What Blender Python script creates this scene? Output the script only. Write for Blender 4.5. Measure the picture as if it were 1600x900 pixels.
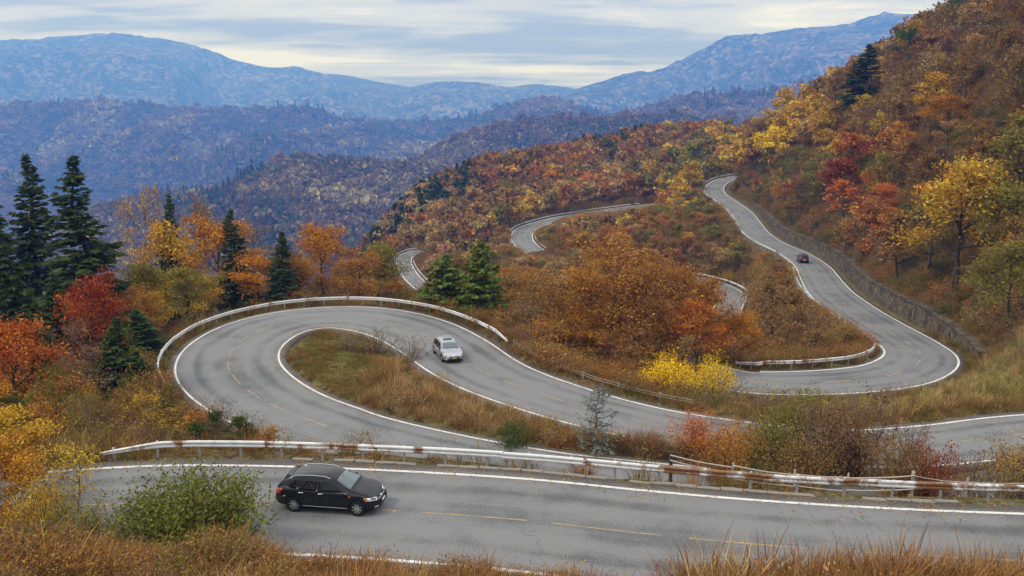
import bpy, bmesh, math, random
import numpy as np
from mathutils import Vector, Matrix
from mathutils.bvhtree import BVHTree

scene = bpy.context.scene
for o in list(bpy.data.objects):
    bpy.data.objects.remove(o)
COL = scene.collection
R = math.radians

# ------------------------------------------------------------------ camera
F = 1400.0                      # focal length in pixels of the 1600 px wide photograph
CAMZ = 17.0
PITCH = math.atan(300.0 / F)    # horizon at row 150
cam_d = bpy.data.cameras.new('camera')
cam_d.sensor_width = 36.0
cam_d.lens = F / 1600.0 * 36.0
cam_d.clip_start = 0.5
cam_d.clip_end = 40000.0
cam = bpy.data.objects.new('camera', cam_d)
COL.objects.link(cam)
cam.location = (0, 0, CAMZ)
cam.rotation_euler = (math.pi / 2 - PITCH, 0, 0)
scene.camera = cam

# ------------------------------------------------------------------ sky, sun, exposure
SUN_EL, SUN_ROT = R(50), R(-100)
world = bpy.data.worlds.new('World')
scene.world = world
world.use_nodes = True
wn, wl = world.node_tree.nodes, world.node_tree.links
wn.clear()
def WN(t, **k):
    n = wn.new(t)
    for a, b in k.items():
        setattr(n, a, b)
    return n
w_out = WN('ShaderNodeOutputWorld')
w_bg = WN('ShaderNodeBackground')
w_sky = WN('ShaderNodeTexSky', sky_type='NISHITA', sun_disc=False)
w_sky.sun_elevation = SUN_EL
w_sky.sun_rotation = SUN_ROT
w_tc = WN('ShaderNodeTexCoord')
w_sep = WN('ShaderNodeSeparateXYZ')
wl.new(w_tc.outputs['Generated'], w_sep.inputs[0])
def wmath(op, a, b=None, clamp=False):
    n = WN('ShaderNodeMath', operation=op, use_clamp=clamp)
    for i, v in enumerate((a, b)):
        if v is None:
            continue
        if isinstance(v, (int, float)):
            n.inputs[i].default_value = v
        else:
            wl.new(v, n.inputs[i])
    return n.outputs[0]
zc = wmath('MAXIMUM', w_sep.outputs['Z'], 0.0)
den = wmath('ADD', zc, 0.085)
pxx = wmath('DIVIDE', w_sep.outputs['X'], den)
pyy = wmath('DIVIDE', w_sep.outputs['Y'], den)
w_comb = WN('ShaderNodeCombineXYZ')
wl.new(wmath('MULTIPLY', pxx, 0.30), w_comb.inputs[0])
wl.new(wmath('MULTIPLY', pyy, 0.80), w_comb.inputs[1])
w_n1 = WN('ShaderNodeTexNoise')
w_n1.inputs['Scale'].default_value = 0.62
w_n1.inputs['Detail'].default_value = 7.0
w_n1.inputs['Roughness'].default_value = 0.58
w_n1.inputs['Distortion'].default_value = 0.35
w_map = WN('ShaderNodeMapping')
w_map.inputs['Location'].default_value = (0.4, 7.05, 0.0)
wl.new(w_comb.outputs[0], w_map.inputs['Vector'])
wl.new(w_map.outputs[0], w_n1.inputs['Vector'])
w_ramp = WN('ShaderNodeValToRGB')
w_ramp.color_ramp.interpolation = 'EASE'
el = w_ramp.color_ramp.elements
el[0].position = 0.425; el[0].color = (0.85, 0.885, 0.99, 1)
el[1].position = 0.595; el[1].color = (0.275, 0.275, 0.265, 1)
e = el.new(0.505); e.color = (0.58, 0.595, 0.64, 1)
w_c2 = WN('ShaderNodeCombineXYZ')
wl.new(wmath('MULTIPLY', pxx, 0.75), w_c2.inputs[0]); wl.new(wmath('MULTIPLY', pyy, 0.95), w_c2.inputs[1])
w_n2 = WN('ShaderNodeTexNoise')
w_n2.inputs['Scale'].default_value = 1.35; w_n2.inputs['Detail'].default_value = 8.0; w_n2.inputs['Roughness'].default_value = 0.6; w_n2.inputs['Distortion'].default_value = 0.6
wl.new(w_c2.outputs[0], w_n2.inputs['Vector'])
w_cloud = wmath('ADD', wmath('MULTIPLY', w_n1.outputs['Fac'], 0.74), wmath('MULTIPLY', w_n2.outputs['Fac'], 0.26))
wl.new(w_cloud, w_ramp.inputs[0])
# an overcast sky is about twice to three times brighter overhead than at the horizon
w_grad = wmath('ADD', wmath('MULTIPLY', zc, 1.4), 0.82)
w_scale = WN('ShaderNodeVectorMath', operation='SCALE')
wl.new(w_ramp.outputs[0], w_scale.inputs[0])
wl.new(w_grad, w_scale.inputs['Scale'])
w_nsc = WN('ShaderNodeVectorMath', operation='SCALE')
wl.new(w_sky.outputs[0], w_nsc.inputs[0])
w_nsc.inputs['Scale'].default_value = 0.10
w_mix = WN('ShaderNodeMix', data_type='RGBA')
w_mix.inputs[0].default_value = 0.94          # cloud cover
wl.new(w_nsc.outputs[0], w_mix.inputs[6])
wl.new(w_scale.outputs[0], w_mix.inputs[7])
wl.new(w_mix.outputs[2], w_bg.inputs['Color'])
w_bg.inputs['Strength'].default_value = 1.0
wl.new(w_bg.outputs[0], w_out.inputs['Surface'])

sun_d = bpy.data.lights.new('sun', 'SUN')
sun_d.energy = 1.5
sun_d.angle = R(10)
sun_d.color = (1.0, 0.95, 0.87)
sun = bpy.data.objects.new('sun', sun_d)
COL.objects.link(sun)
# the sky's sun stands at rotation SUN_ROT measured from +Y towards +X
sdir = Vector((math.sin(SUN_ROT) * math.cos(SUN_EL), math.cos(SUN_ROT) * math.cos(SUN_EL), math.sin(SUN_EL)))
sun.rotation_euler = sdir.to_track_quat('Z', 'Y').to_euler()
sun.location = (0, -40, 120)

scene.view_settings.view_transform = 'Standard'
scene.view_settings.look = 'None'
scene.view_settings.exposure = 0.33
scene.view_settings.gamma = 1.0
scene.render.engine = 'CYCLES'
cy = scene.cycles
cy.use_denoising = True
cy.max_bounces = 6
cy.diffuse_bounces = 3
cy.glossy_bounces = 3
cy.transmission_bounces = 4
cy.transparent_max_bounces = 6
cy.volume_bounces = 1
cy.use_adaptive_sampling = True
cy.adaptive_threshold = 0.015

# ------------------------------------------------------------------ helpers
rng = np.random.default_rng(7)
cp, sp_ = math.cos(PITCH), math.sin(PITCH)

def ray(px, py):
    a, b = (px - 800.0) / F, -(py - 450.0) / F
    return np.array((a, cp + b * sp_, -sp_ + b * cp))
def at_z(px, py, z):
    d = ray(px, py); t = (z - CAMZ) / d[2]
    return np.array((d[0] * t, d[1] * t, z))
def at_y(px, py, Y):
    d = ray(px, py); t = Y / d[1]
    return np.array((d[0] * t, Y, CAMZ + d[2] * t))
def project(p):
    p = np.asarray(p, float)
    x, y, z = p[..., 0], p[..., 1], p[..., 2] - CAMZ
    dep = y * cp - z * sp_
    up = y * sp_ + z * cp
    dep = np.where(dep < 0.1, 0.1, dep)
    return 800 + F * x / dep, 450 - F * up / dep, dep

def setp(o, **k):
    for a, b in k.items():
        o[a] = b
    return o
def link(name, me, mat=None, parent=None, loc=None):
    o = bpy.data.objects.new(name, me)
    COL.objects.link(o)
    if mat is not None and me is not None and not me.materials:
        me.materials.append(mat)
    if parent is not None:
        o.parent = parent
    if loc is not None:
        o.location = loc
    return o
def empty(name, loc=(0, 0, 0), rz=0.0):
    o = bpy.data.objects.new(name, None)
    o.empty_display_size = 0.2
    COL.objects.link(o)
    o.location = loc
    o.rotation_euler = (0, 0, rz)
    return o
def thing(name, label, cat, loc=(0, 0, 0), rz=0.0, group=None):
    o = empty(name, loc, rz)
    tag(o, label, cat, group)
    return o
def tag(o, label, cat, group=None):
    o['label'] = label; o['category'] = cat
    if group:
        o['group'] = group
    return o
def mesh_np(name, v, f, smooth=False):
    """v (n,3) array, f (m,k) array or list of tuples"""
    me = bpy.data.meshes.new(name)
    if isinstance(f, np.ndarray):
        k = f.shape[1]; m = len(f)
        me.vertices.add(len(v)); me.vertices.foreach_set('co', np.asarray(v, np.float32).ravel())
        me.loops.add(m * k); me.loops.foreach_set('vertex_index', f.astype(np.int32).ravel())
        me.polygons.add(m)
        me.polygons.foreach_set('loop_start', np.arange(0, m * k, k, dtype=np.int32))
        me.update(calc_edges=True)
    else:
        me.from_pydata([tuple(p) for p in v], [], f)
        me.update()
    if smooth:
        me.polygons.foreach_set('use_smooth', np.ones(len(me.polygons), bool))
    return me
def smooth01(a, b, x):
    t = np.clip((x - a) / (b - a), 0, 1)
    return t * t * (3 - 2 * t)

class VNoise:
    def __init__(s, seed):
        s.g = np.random.default_rng(seed).random((256, 256)) * 2 - 1
    def at(s, x, y):
        xi = np.floor(x).astype(int); yi = np.floor(y).astype(int)
        fx = x - xi; fy = y - yi
        fx = fx * fx * fx * (fx * (fx * 6 - 15) + 10); fy = fy * fy * fy * (fy * (fy * 6 - 15) + 10)
        g = s.g
        a = g[xi % 256, yi % 256]; b = g[(xi + 1) % 256, yi % 256]
        c = g[xi % 256, (yi + 1) % 256]; d = g[(xi + 1) % 256, (yi + 1) % 256]
        return (a * (1 - fx) + b * fx) * (1 - fy) + (c * (1 - fx) + d * fx) * fy
    def fbm(s, x, y, octv=4, gain=0.5):
        r = 0; a = 1.0; t = 0
        for k in range(octv):
            r = r + a * s.at(x * 2 ** k + 17.3 * k, y * 2 ** k + 5.1 * k); t += a; a *= gain
        return r / t
    def ridged(s, x, y, octv=4):
        r = 0; a = 1.0; t = 0
        for k in range(octv):
            r = r + a * (1 - 2 * np.abs(s.at(x * 2 ** k + 31.7 * k, y * 2 ** k + 11.9 * k))); t += a; a *= 0.5
        return r / t
NZ = VNoise(3)
NZ2 = VNoise(11)

def resample(pts, step):
    """Catmull-Rom through the points, then even spacing"""
    P = np.asarray(pts, float)
    Q = np.vstack([2 * P[0] - P[1], P, 2 * P[-1] - P[-2]])
    out = []
    for i in range(1, len(Q) - 2):
        t = np.linspace(0, 1, 24, endpoint=False)[:, None]
        p0, p1, p2, p3 = Q[i - 1], Q[i], Q[i + 1], Q[i + 2]
        out.append(0.5 * (2 * p1 + (p2 - p0) * t + (2 * p0 - 5 * p1 + 4 * p2 - p3) * t ** 2 + (3 * p1 - p0 - 3 * p2 + p3) * t ** 3))
    C = np.vstack(out + [P[-1:]])
    # light smoothing, ends kept
    for _ in range(14):
        C[1:-1] = 0.25 * C[:-2] + 0.5 * C[1:-1] + 0.25 * C[2:]
    s = np.concatenate([[0], np.cumsum(np.linalg.norm(np.diff(C[:, :2], axis=0), axis=1))])
    n = max(3, int(round(s[-1] / step)) + 1)
    u = np.linspace(0, s[-1], n)
    return np.stack([np.interp(u, s, C[:, k]) for k in range(3)], 1)
def normals2(P):
    t = np.gradient(P[:, :2], axis=0)
    t /= np.linalg.norm(t, axis=1)[:, None] + 1e-9
    return np.stack([-t[:, 1], t[:, 0]], 1)       # to the left of travel
def offset(P, d, dz=0.0):
    n = normals2(P); q = P.copy()
    q[:, :2] += n * (np.asarray(d)[..., None] if np.ndim(d) else d)
    q[:, 2] += dz
    return q

# ------------------------------------------------------------------ materials
def material(name):
    m = bpy.data.materials.new(name)
    m.use_nodes = True
    nt = m.node_tree
    nt.nodes.clear()
    out = nt.nodes.new('ShaderNodeOutputMaterial')
    return m, nt, out
class G:
    """small node-graph helper"""
    def __init__(s, nt): s.nt = nt
    def n(s, t, **k):
        x = s.nt.nodes.new(t)
        for a, b in k.items(): setattr(x, a, b)
        return x
    def put(s, sock, v):
        if hasattr(v, 'is_output') or isinstance(v, bpy.types.NodeSocket): s.nt.links.new(v, sock)
        else: sock.default_value = v
    def math(s, op, a, b=0.0, clamp=False):
        x = s.n('ShaderNodeMath', operation=op, use_clamp=clamp)
        s.put(x.inputs[0], a); s.put(x.inputs[1], b)
        return x.outputs[0]
    def mix(s, f, a, b, blend='MIX'):
        x = s.n('ShaderNodeMix', data_type='RGBA', blend_type=blend)
        s.put(x.inputs[0], f)
        for i, c in ((6, a), (7, b)):
            if isinstance(c, tuple) and len(c) == 3: c = c + (1,)
            s.put(x.inputs[i], c)
        return x.outputs[2]
    def noise(s, scale, detail=4, rough=0.55, vec=None, dist=0.0):
        x = s.n('ShaderNodeTexNoise')
        x.inputs['Scale'].default_value = scale; x.inputs['Detail'].default_value = detail
        x.inputs['Roughness'].default_value = rough; x.inputs['Distortion'].default_value = dist
        if vec is not None: s.put(x.inputs['Vector'], vec)
        return x.outputs['Fac']
    def ramp(s, fac, stops, interp='LINEAR'):
        x = s.n('ShaderNodeValToRGB'); cr = x.color_ramp; cr.interpolation = interp
        while len(cr.elements) < len(stops): cr.elements.new(0.5)
        for e, (p, c) in zip(cr.elements, stops):
            e.position = p
            e.color = (c, c, c, 1) if not isinstance(c, tuple) else (c if len(c) == 4 else c + (1,))
        s.put(x.inputs[0], fac)
        return x.outputs[0]
    def coord(s, which='Object'):
        return s.n('ShaderNodeTexCoord').outputs[which]
    def attr(s, name, typ='GEOMETRY', out='Color'):
        x = s.n('ShaderNodeAttribute', attribute_type=typ, attribute_name=name)
        return x.outputs[out]
    def bsdf(s, color, rough=0.8, metal=0.0, spec=0.3, bump=None, bstr=0.3, bdist=0.02, coat=0.0):
        b = s.n('ShaderNodeBsdfPrincipled')
        if isinstance(color, tuple) and len(color) == 3: color = color + (1,)
        s.put(b.inputs['Base Color'], color); s.put(b.inputs['Roughness'], rough)
        s.put(b.inputs['Metallic'], metal); b.inputs['Specular IOR Level'].default_value = spec
        b.inputs['Coat Weight'].default_value = coat
        b.inputs['Coat Roughness'].default_value = 0.05
        if bump is not None:
            bp = s.n('ShaderNodeBump'); bp.inputs['Strength'].default_value = bstr; bp.inputs['Distance'].default_value = bdist
            s.put(bp.inputs['Height'], bump); s.nt.links.new(bp.outputs[0], b.inputs['Normal'])
        return b.outputs[0]
def simple(name, color, rough=0.7, metal=0.0, spec=0.3, var=0.15, scale=6.0, coat=0.0):
    m, nt, out = material(name); g = G(nt)
    nz = g.noise(scale, 4)
    c = g.mix(nz, tuple(x * (1 - var) for x in color), tuple(min(1, x * (1 + var)) for x in color))
    nt.links.new(g.bsdf(c, rough, metal, spec, coat=coat), out.inputs[0])
    return m
# ------------------------------------------------------------------ roads: centre lines read from the photograph, heights from the lie of the land
def path(pl, step=0.5):
    return resample([at_z(x, y, z) for x, y, z in pl], step)
NEAR = path([(-500, 860, 0), (-300, 838, 0), (-100, 812, 0), (60, 795, 0), (190, 787, 0), (300, 786, 0), (430, 789, 0), (600, 797, 0), (800, 811, 0), (1000, 833, 0), (1200, 852, 0), (1400, 866, 0), (1600, 876, 0), (1850, 884, 0), (2200, 890, 0)])
LOOP = path([(1900, 655, -2.2), (1700, 668, -3.0), (1600, 677, -3.5), (1500, 690, -3.8), (1380, 699, -4), (1250, 695, -4), (1100, 676, -4), (1000, 658, -4), (900, 633, -4), (800, 600, -4), (742, 573, -4), (695, 541, -4), (650, 517, -4), (600, 502, -4), (540, 495, -4), (470, 499, -4), (410, 514, -4), (368, 540, -4), (356, 570, -4), (378, 602, -4), (430, 635, -4), (500, 662, -4), (570, 684, -4.2), (700, 713, -4.1), (850, 740, -4.1), (1000, 757, -4.1), (1150, 771, -4.2), (1300, 781, -4.3), (1500, 791, -4.4), (1800, 800, -4.4)])
RUP = path([(1080, 577, -7.6), (1130, 590, -7.1), (1180, 597, -6.8), (1250, 598, -6.8), (1330, 594, -6.8), (1395, 585, -6.9), (1432, 569, -7.2), (1438, 553, -7.7), (1420, 537, -8.6), (1390, 519, -9.4), (1358, 500, -10.3), (1328, 481, -11.2), (1298, 457, -12.3), (1283, 437, -13.3), (1268, 415, -14.2), (1240, 396, -15), (1205, 380, -15.8), (1182, 364, -16.2), (1170, 348, -16), (1157, 331, -15.4), (1137, 316, -14.6), (1120, 304, -14), (1116, 293, -13.4), (1128, 283, -13), (1150, 277, -12.6), (1185, 274, -12)], 0.8)
SCUR = path([(1010, 433, -25), (1045, 432, -25), (1084, 436, -24.8), (1113, 443, -24.5), (1137, 454, -24.2), (1146, 464, -23.8), (1140, 475, -23.4), (1134, 489, -22.8), (1128, 508, -21.5), (1120, 535, -18.5)], 0.8)
LFAR = path([(905, 412, -29), (865, 404, -29.6), (838, 394, -30), (822, 383, -30), (815, 370, -30), (822, 358, -30), (845, 349, -29.5), (880, 340, -28.5), (920, 333, -27), (970, 326, -25.5), (1020, 320, -24), (1060, 315, -22), (1095, 309, -19)], 1.0)
FLEFT = path([(670, 392, -40), (650, 393, -40), (636, 399, -40), (631, 408, -40), (634, 419, -39.5), (644, 434, -39), (662, 450, -38.5), (690, 470, -38)], 1.0)
# name, path, half distance between the edge lines, half width of the asphalt (one value for each point of the path)
def widths(P, spec, shoulder):
    hl = np.interp(np.linspace(0, 1, len(P)), [t for t, w in spec], [w for t, w in spec])
    return hl, hl + shoulder
_lp = project(LOOP)[0]
_i1 = int(np.argmin(np.abs(LOOP[:, 0] - 6) + (np.arange(len(LOOP)) > len(LOOP) * .45) * 1e3)) / len(LOOP)
ROADS = {'near': (NEAR, *widths(NEAR, [(0, 4.0), (1, 4.0)], 0.75)),
         'loop': (LOOP, *widths(LOOP, [(0, 2.9), (_i1 - 0.02, 3.0), (_i1 + 0.12, 3.9), (0.45, 4.3), (0.62, 3.9), (0.76, 3.3), (1, 3.0)], 0.55)),
         'upper': (RUP, *widths(RUP, [(0, 3.0), (0.12, 3.3), (0.25, 3.5), (0.4, 3.1), (1, 3.1)], 0.5)),
         'scurve': (SCUR, *widths(SCUR, [(0, 2.6), (1, 2.6)], 0.4)),
         'far': (LFAR, *widths(LFAR, [(0, 3.6), (1, 3.6)], 0.4)),
         'farleft': (FLEFT, *widths(FLEFT, [(0, 2.6), (1, 2.6)], 0.4))}

# ------------------------------------------------------------------ terrain: heights through the roads and landmark points
ctrl = []
def arc(P): return np.concatenate([[0], np.cumsum(np.linalg.norm(np.diff(P[:, :2], axis=0), axis=1))])
for k, (P, hl, hw) in ROADS.items():
    step = {'near': 12, 'loop': 10, 'upper': 9, 'scurve': 7, 'far': 12, 'farleft': 10}[k]
    ctrl += [tuple(p) for p in P[::step]]
ctrl += [  # around the camera and the left foreground
    (0, 0, 13.5), (0, 10, 8.5), (0, 20, 3.8), (0, 27.5, 0.6), (14, 10, 9), (14, 20, 4.5), (8, 27.5, 1.1), (14, 27.2, 1.5), (22, 26, 2.0), (30, 25.5, 2.2), (40, 10, 12), (40, 22, 4.5), (-14, 10, 9), (-14, 20, 5), (-14, 28, 1.6), (-30, 5, 10), (-24, 22, 4), (-45, 20, 4), (-60, 0, 9), (60, 5, 14),
    (-24, 46, -1.0), (-30, 52, -3.0), (-36, 58, -5.0), (-34, 70, -6.5), (-45, 60, -6.5), (-45, 75, -8.5), (-60, 60, -8), (-70, 80, -13), (-90, 50, -10), (-90, 90, -18), (-38, 90, -8), (-25, 98, -7), (-10, 100, -7), (-45, 115, -12), (-20, 120, -11), (0, 118, -12), (-70, 130, -20), (-100, 120, -25), (-140, 100, -30), (-140, 160, -45), (-90, 170, -38), (-40, 165, -28), (-10, 160, -24), (-60, 220, -55), (-110, 240, -75), (-25, 225, -36), (-200, 200, -75), (-240, 100, -50), (-250, 300, -120), (-120, 320, -105), (-70, 310, -72), (-55, 270, -56), (-60, 380, -85), (-120, 420, -125), (-250, 450, -140), (-250, 0, -10), (-250, 720, -170), (-100, 600, -160),
    # centre
    (3, 80, -6), (6, 90, -9), (12, 84, -8.5), (2, 106, -13), (16, 112, -15), (26, 112, -14.5), (10, 140, -20), (28, 150, -20), (-2, 190, -26), (14, 200, -26), (36, 165, -22.5),
    (34, 232, -20), (18, 245, -22), (52, 238, -17.5), (60, 262, -16), (36, 270, -20), (20, 275, -23.5), (8, 255, -27), (58, 205, -18), (62, 185, -18), (50, 140, -16.5), (46, 150, -18.5), (40, 128, -15),
    # grass bank between the two roads on the right
    (18, 64, -6.0), (26, 64, -6.0), (33, 64.5, -5.4), (40, 66, -3.3), (46, 70, -1.6), (41, 76, -4.6), (52, 66, 0.6), (50, 78, -1.6), (45, 85, -5.2), (60, 56, 2), (70, 40, 6), (56, 92, 0), (52, 98, -4)]
for px, py, Y in [  # right hill
    (1600, 450, 92), (1600, 300, 112), (1600, 150, 138), (1600, 20, 165), (1500, 480, 104), (1500, 350, 125), (1500, 200, 160), (1500, 82, 205),
    (1400, 400, 136), (1400, 300, 165), (1400, 200, 200), (1400, 116, 240), (1320, 340, 185), (1320, 250, 225), (1320, 188, 260), (1320, 155, 280), (1250, 330, 225), (1250, 240, 275), (1250, 188, 305), (1210, 290, 275), (1210, 210, 330), (1180, 260, 330), (1180, 222, 380),
    # orange ridge: crest ground, then its near face
    (600, 372, 400), (650, 330, 430), (700, 303, 455), (760, 280, 480), (830, 270, 500), (900, 252, 520), (960, 244, 540), (1050, 229, 560), (1130, 224, 560),
    (700, 350, 385), (760, 330, 400), (850, 308, 420), (950, 285, 450), (1050, 262, 460), (1120, 250, 440), (640, 372, 370), (720, 385, 335), (760, 368, 350), (780, 410, 290), (740, 420, 260), (700, 420, 290)]:
    ctrl.append(tuple(at_y(px, py, Y)))
ctrl += [(150, 140, 55), (190, 200, 80), (160, 260, 60), (150, 340, 25), (130, 420, 0), (200, 420, 20), (120, 90, 40), (120, 40, 30), (250, 100, 100), (250, 300, 90), (250, 500, 10),
         (-60, 520, -130), (0, 560, -80), (40, 640, -80), (110, 660, -55), (180, 640, -30), (0, 720, -150), (120, 720, -110), (250, 720, -70)]
CT = np.array(ctrl)
def rbf_fit(P):
    n = len(P)
    d = np.sqrt(((P[:, None, :2] - P[None, :, :2]) ** 2).sum(-1) + 4.0)
    A = np.zeros((n + 3, n + 3))
    A[:n, :n] = d + np.eye(n) * -0.6
    A[:n, n] = 1; A[:n, n + 1:] = P[:, :2]
    A[n, :n] = 1; A[n + 1:, :n] = P[:, :2].T
    return np.linalg.solve(A, np.concatenate([P[:, 2], np.zeros(3)]))
RBW = rbf_fit(CT)
def rbf_eval(x, y):
    out = np.zeros(len(x))
    for i in range(0, len(x), 20000):
        xs, ys = x[i:i + 20000], y[i:i + 20000]
        d = np.sqrt((xs[:, None] - CT[None, :, 0]) ** 2 + (ys[:, None] - CT[None, :, 1]) ** 2 + 4.0)
        out[i:i + 20000] = d @ RBW[:len(CT)] + RBW[len(CT)] + RBW[len(CT) + 1] * xs + RBW[len(CT) + 2] * ys
    return out
def spaced(lo, a, b, hi, d, grow):
    mid = np.arange(a, b + 1e-6, d)
    up = []; x = b; s = d
    while x < hi: s *= grow; x += s; up.append(x)
    dn = []; x = a; s = d
    while x > lo: s *= grow; x -= s; dn.append(x)
    return np.concatenate([dn[::-1], mid, up])
GX = spaced(-260, -48, 58, 260, 0.62, 1.028)
GY = spaced(-25, 27, 108, 720, 0.62, 1.022)
MX, MY = np.meshgrid(GX, GY)
fx, fy = MX.ravel(), MY.ravel()
zb = rbf_eval(fx, fy)
rdist, rz = {}, {}
wsum = np.zeros(len(fx)); zsum = np.zeros(len(fx)); wmax = np.zeros(len(fx))
inside = np.zeros(len(fx), bool); zin = np.zeros(len(fx)); edge_d = np.full(len(fx), 1e3)
for k, (P, hl, hw) in ROADS.items():
    lo, hi = P[:, :2].min(0) - 16, P[:, :2].max(0) + 16
    sel = np.where((fx > lo[0]) & (fx < hi[0]) & (fy > lo[1]) & (fy < hi[1]))[0]
    dmin = np.full(len(fx), 1e3); zz = np.zeros(len(fx)); hwv = np.full(len(fx), hw[0]); jj = np.zeros(len(fx), int); sg = np.zeros(len(fx))
    Nn = normals2(P)
    for i in range(0, len(sel), 8000):
        s = sel[i:i + 8000]
        d2 = (fx[s][:, None] - P[None, :, 0]) ** 2 + (fy[s][:, None] - P[None, :, 1]) ** 2
        j = d2.argmin(1)
        dmin[s] = np.sqrt(d2[np.arange(len(s)), j]); zz[s] = P[j, 2]; hwv[s] = hw[j]; jj[s] = j
        sg[s] = (fx[s] - P[j, 0]) * Nn[j, 0] + (fy[s] - P[j, 1]) * Nn[j, 1]
    blend = {'near': 4.2, 'loop': 4.2, 'upper': 4.5, 'scurve': 5, 'far': 6, 'farleft': 7}[k]
    w = 1 - smooth01(hwv + 0.7, hwv + 0.7 + blend, dmin)
    wsum += w; zsum += w * (zz - 0.05); wmax = np.maximum(wmax, w)
    ins = dmin < hwv + 0.35
    inside |= ins; zin = np.where(ins, zz - 0.30, zin)
    edge_d = np.minimum(edge_d, np.maximum(dmin - hwv, 0))
    if k == 'upper':
        WJ, WS, WD, WZ = jj, sg, dmin - hwv, zz
zt = zb.copy()
nzamp = np.clip(0.25 + (fy - 60) / 110, 0.25, 3.2)
zt += nzamp * NZ.fbm(fx / 14, fy / 14, 4) + 0.16 * NZ2.fbm(fx / 2.2, fy / 2.2, 3)
m = wsum > 1e-6
zt[m] = zt[m] * (1 - wmax[m]) + wmax[m] * (zsum[m] / wsum[m])
zt[~inside] += 0.05 * NZ2.fbm(fx[~inside] / 0.9, fy[~inside] / 0.9, 2)
zt[inside] = zin[inside]
# the cut bank held by the retaining wall along the right of the upper road
WALL_GAP, WALL_H = 0.9, 2.4
ul = arc(RUP); upx = project(RUP)
_hair = int(np.argmax(upx[0][:len(RUP) // 2]))                      # outermost point of the hairpin
WALL_A = _hair + 2
WALL_B = int(np.argmin(np.abs(upx[1] - 322) + (np.arange(len(RUP)) < _hair) * 1e4))
def wall_h(j):
    t = np.clip((np.asarray(j, float) - WALL_A) / (WALL_B - WALL_A), 0, 1)
    return WALL_H * np.minimum(1, 0.35 + t * 6) * (1 - 0.45 * smooth01(0.8, 1, t))
ws = (WS < 0) & (WJ > WALL_A) & (WJ < WALL_B) & (WD > WALL_GAP + 1.0) & (WD < 30) & ~inside
rise = WZ + wall_h(WJ) - 0.12 + 0.55 * np.maximum(WD - WALL_GAP - 1.2, 0)
f = 1 - smooth01(5, 14, WD)
zt[ws] = np.maximum(zt[ws], rise[ws] * f[ws] + zt[ws] * (1 - f[ws]))
zt[ws & (WD < 3)] = rise[ws & (WD < 3)]
low = (WS < 0) & (WJ > WALL_A) & (WJ < WALL_B) & (WD <= WALL_GAP + 1.0) & ~inside
zt[low] = np.minimum(zt[low], WZ[low] + 0.02)
ZG = zt.reshape(MX.shape)
EDG = edge_d.reshape(MX.shape)
def grid_at(A, x, y):
    x = np.atleast_1d(np.asarray(x, float)); y = np.atleast_1d(np.asarray(y, float))
    i = np.clip(np.searchsorted(GX, x) - 1, 0, len(GX) - 2); j = np.clip(np.searchsorted(GY, y) - 1, 0, len(GY) - 2)
    u = np.clip((x - GX[i]) / (GX[i + 1] - GX[i]), 0, 1); v = np.clip((y - GY[j]) / (GY[j + 1] - GY[j]), 0, 1)
    return (A[j, i] * (1 - u) + A[j, i + 1] * u) * (1 - v) + (A[j + 1, i] * (1 - u) + A[j + 1, i + 1] * u) * v
def ground(x, y): return grid_at(ZG, x, y)
def road_gap(x, y): return grid_at(EDG, x, y)
def hit(px, py, ymin=24.0, ymax=700.0):
    """where the line of sight through a pixel of the photograph meets the land"""
    Y = np.concatenate([np.arange(ymin, 140, 0.25), np.arange(140, ymax, 1.0)])
    d = ray(px, py); t = Y / d[1]
    x = d[0] * t; z = CAMZ + d[2] * t
    g = ground(x, Y)
    k = np.where(z <= g)[0]
    if len(k) == 0: return None
    k = k[0]
    return np.array((x[k], Y[k], g[k]))
def near_ground(px, Y):
    """the land at forward distance Y below picture column px"""
    x = (px - 800) / F * (Y * cp + 22 * sp_)
    return np.array((x, Y, ground(x, Y)[0]))

# land sheet
nx, ny = len(GX), len(GY)
idx = np.arange(nx * ny).reshape(ny, nx)
quads = np.stack([idx[:-1, :-1].ravel(), idx[:-1, 1:].ravel(), idx[1:, 1:].ravel(), idx[1:, :-1].ravel()], 1)
land_me = mesh_np('hillside', np.stack([fx, fy, zt], 1), quads, True)
# where grass grows: verges and the inside of the loop, the bank on the right
def blob(x, y, cx, cy, rx, ry): return np.clip(1.25 - ((x - cx) / rx) ** 2 - ((y - cy) / ry) ** 2, 0, 1)
def grass_mask(x, y):
    g = blob(x, y, -13, 71, 9, 7) + blob(x, y, 42, 63, 16, 7) * 1.2 + blob(x, y, 4, 57, 12, 3) * .7 + 0.8 * blob(x, y, 24, 78, 14, 6)
    g = g + 0.55 * blob(x, y, -38, 76, 10, 16) + 0.3 * blob(x, y, 60, 95, 20, 30)
    return np.clip(g, 0, 1)
gm = grass_mask(fx, fy) * (0.55 + 0.6 * NZ2.fbm(fx / 5, fy / 5, 3)) + 0.45 * np.clip(1 - edge_d / 3.0, 0, 1) * (fy > 30)
ca = land_me.color_attributes.new('grow', 'FLOAT_COLOR', 'POINT')
buf = np.ones((len(fx), 4), np.float32)
buf[:, 0] = np.clip(gm, 0, 1); buf[:, 1] = np.clip(1 - edge_d / 1.1, 0, 1); buf[:, 2] = np.clip(fy / 700, 0, 1)
ca.data.foreach_set('color', buf.ravel())
m, nt, out = material('forest_floor'); g = G(nt)
co = g.coord()
at = g.n('ShaderNodeAttribute', attribute_type='GEOMETRY', attribute_name='grow')
sep = g.n('ShaderNodeSeparateColor'); nt.links.new(at.outputs['Color'], sep.inputs[0])
n1 = g.noise(0.35, 6, 0.6, co); n2 = g.noise(2.2, 5, 0.65, co); n3 = g.noise(11, 3, 0.6, co)
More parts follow.
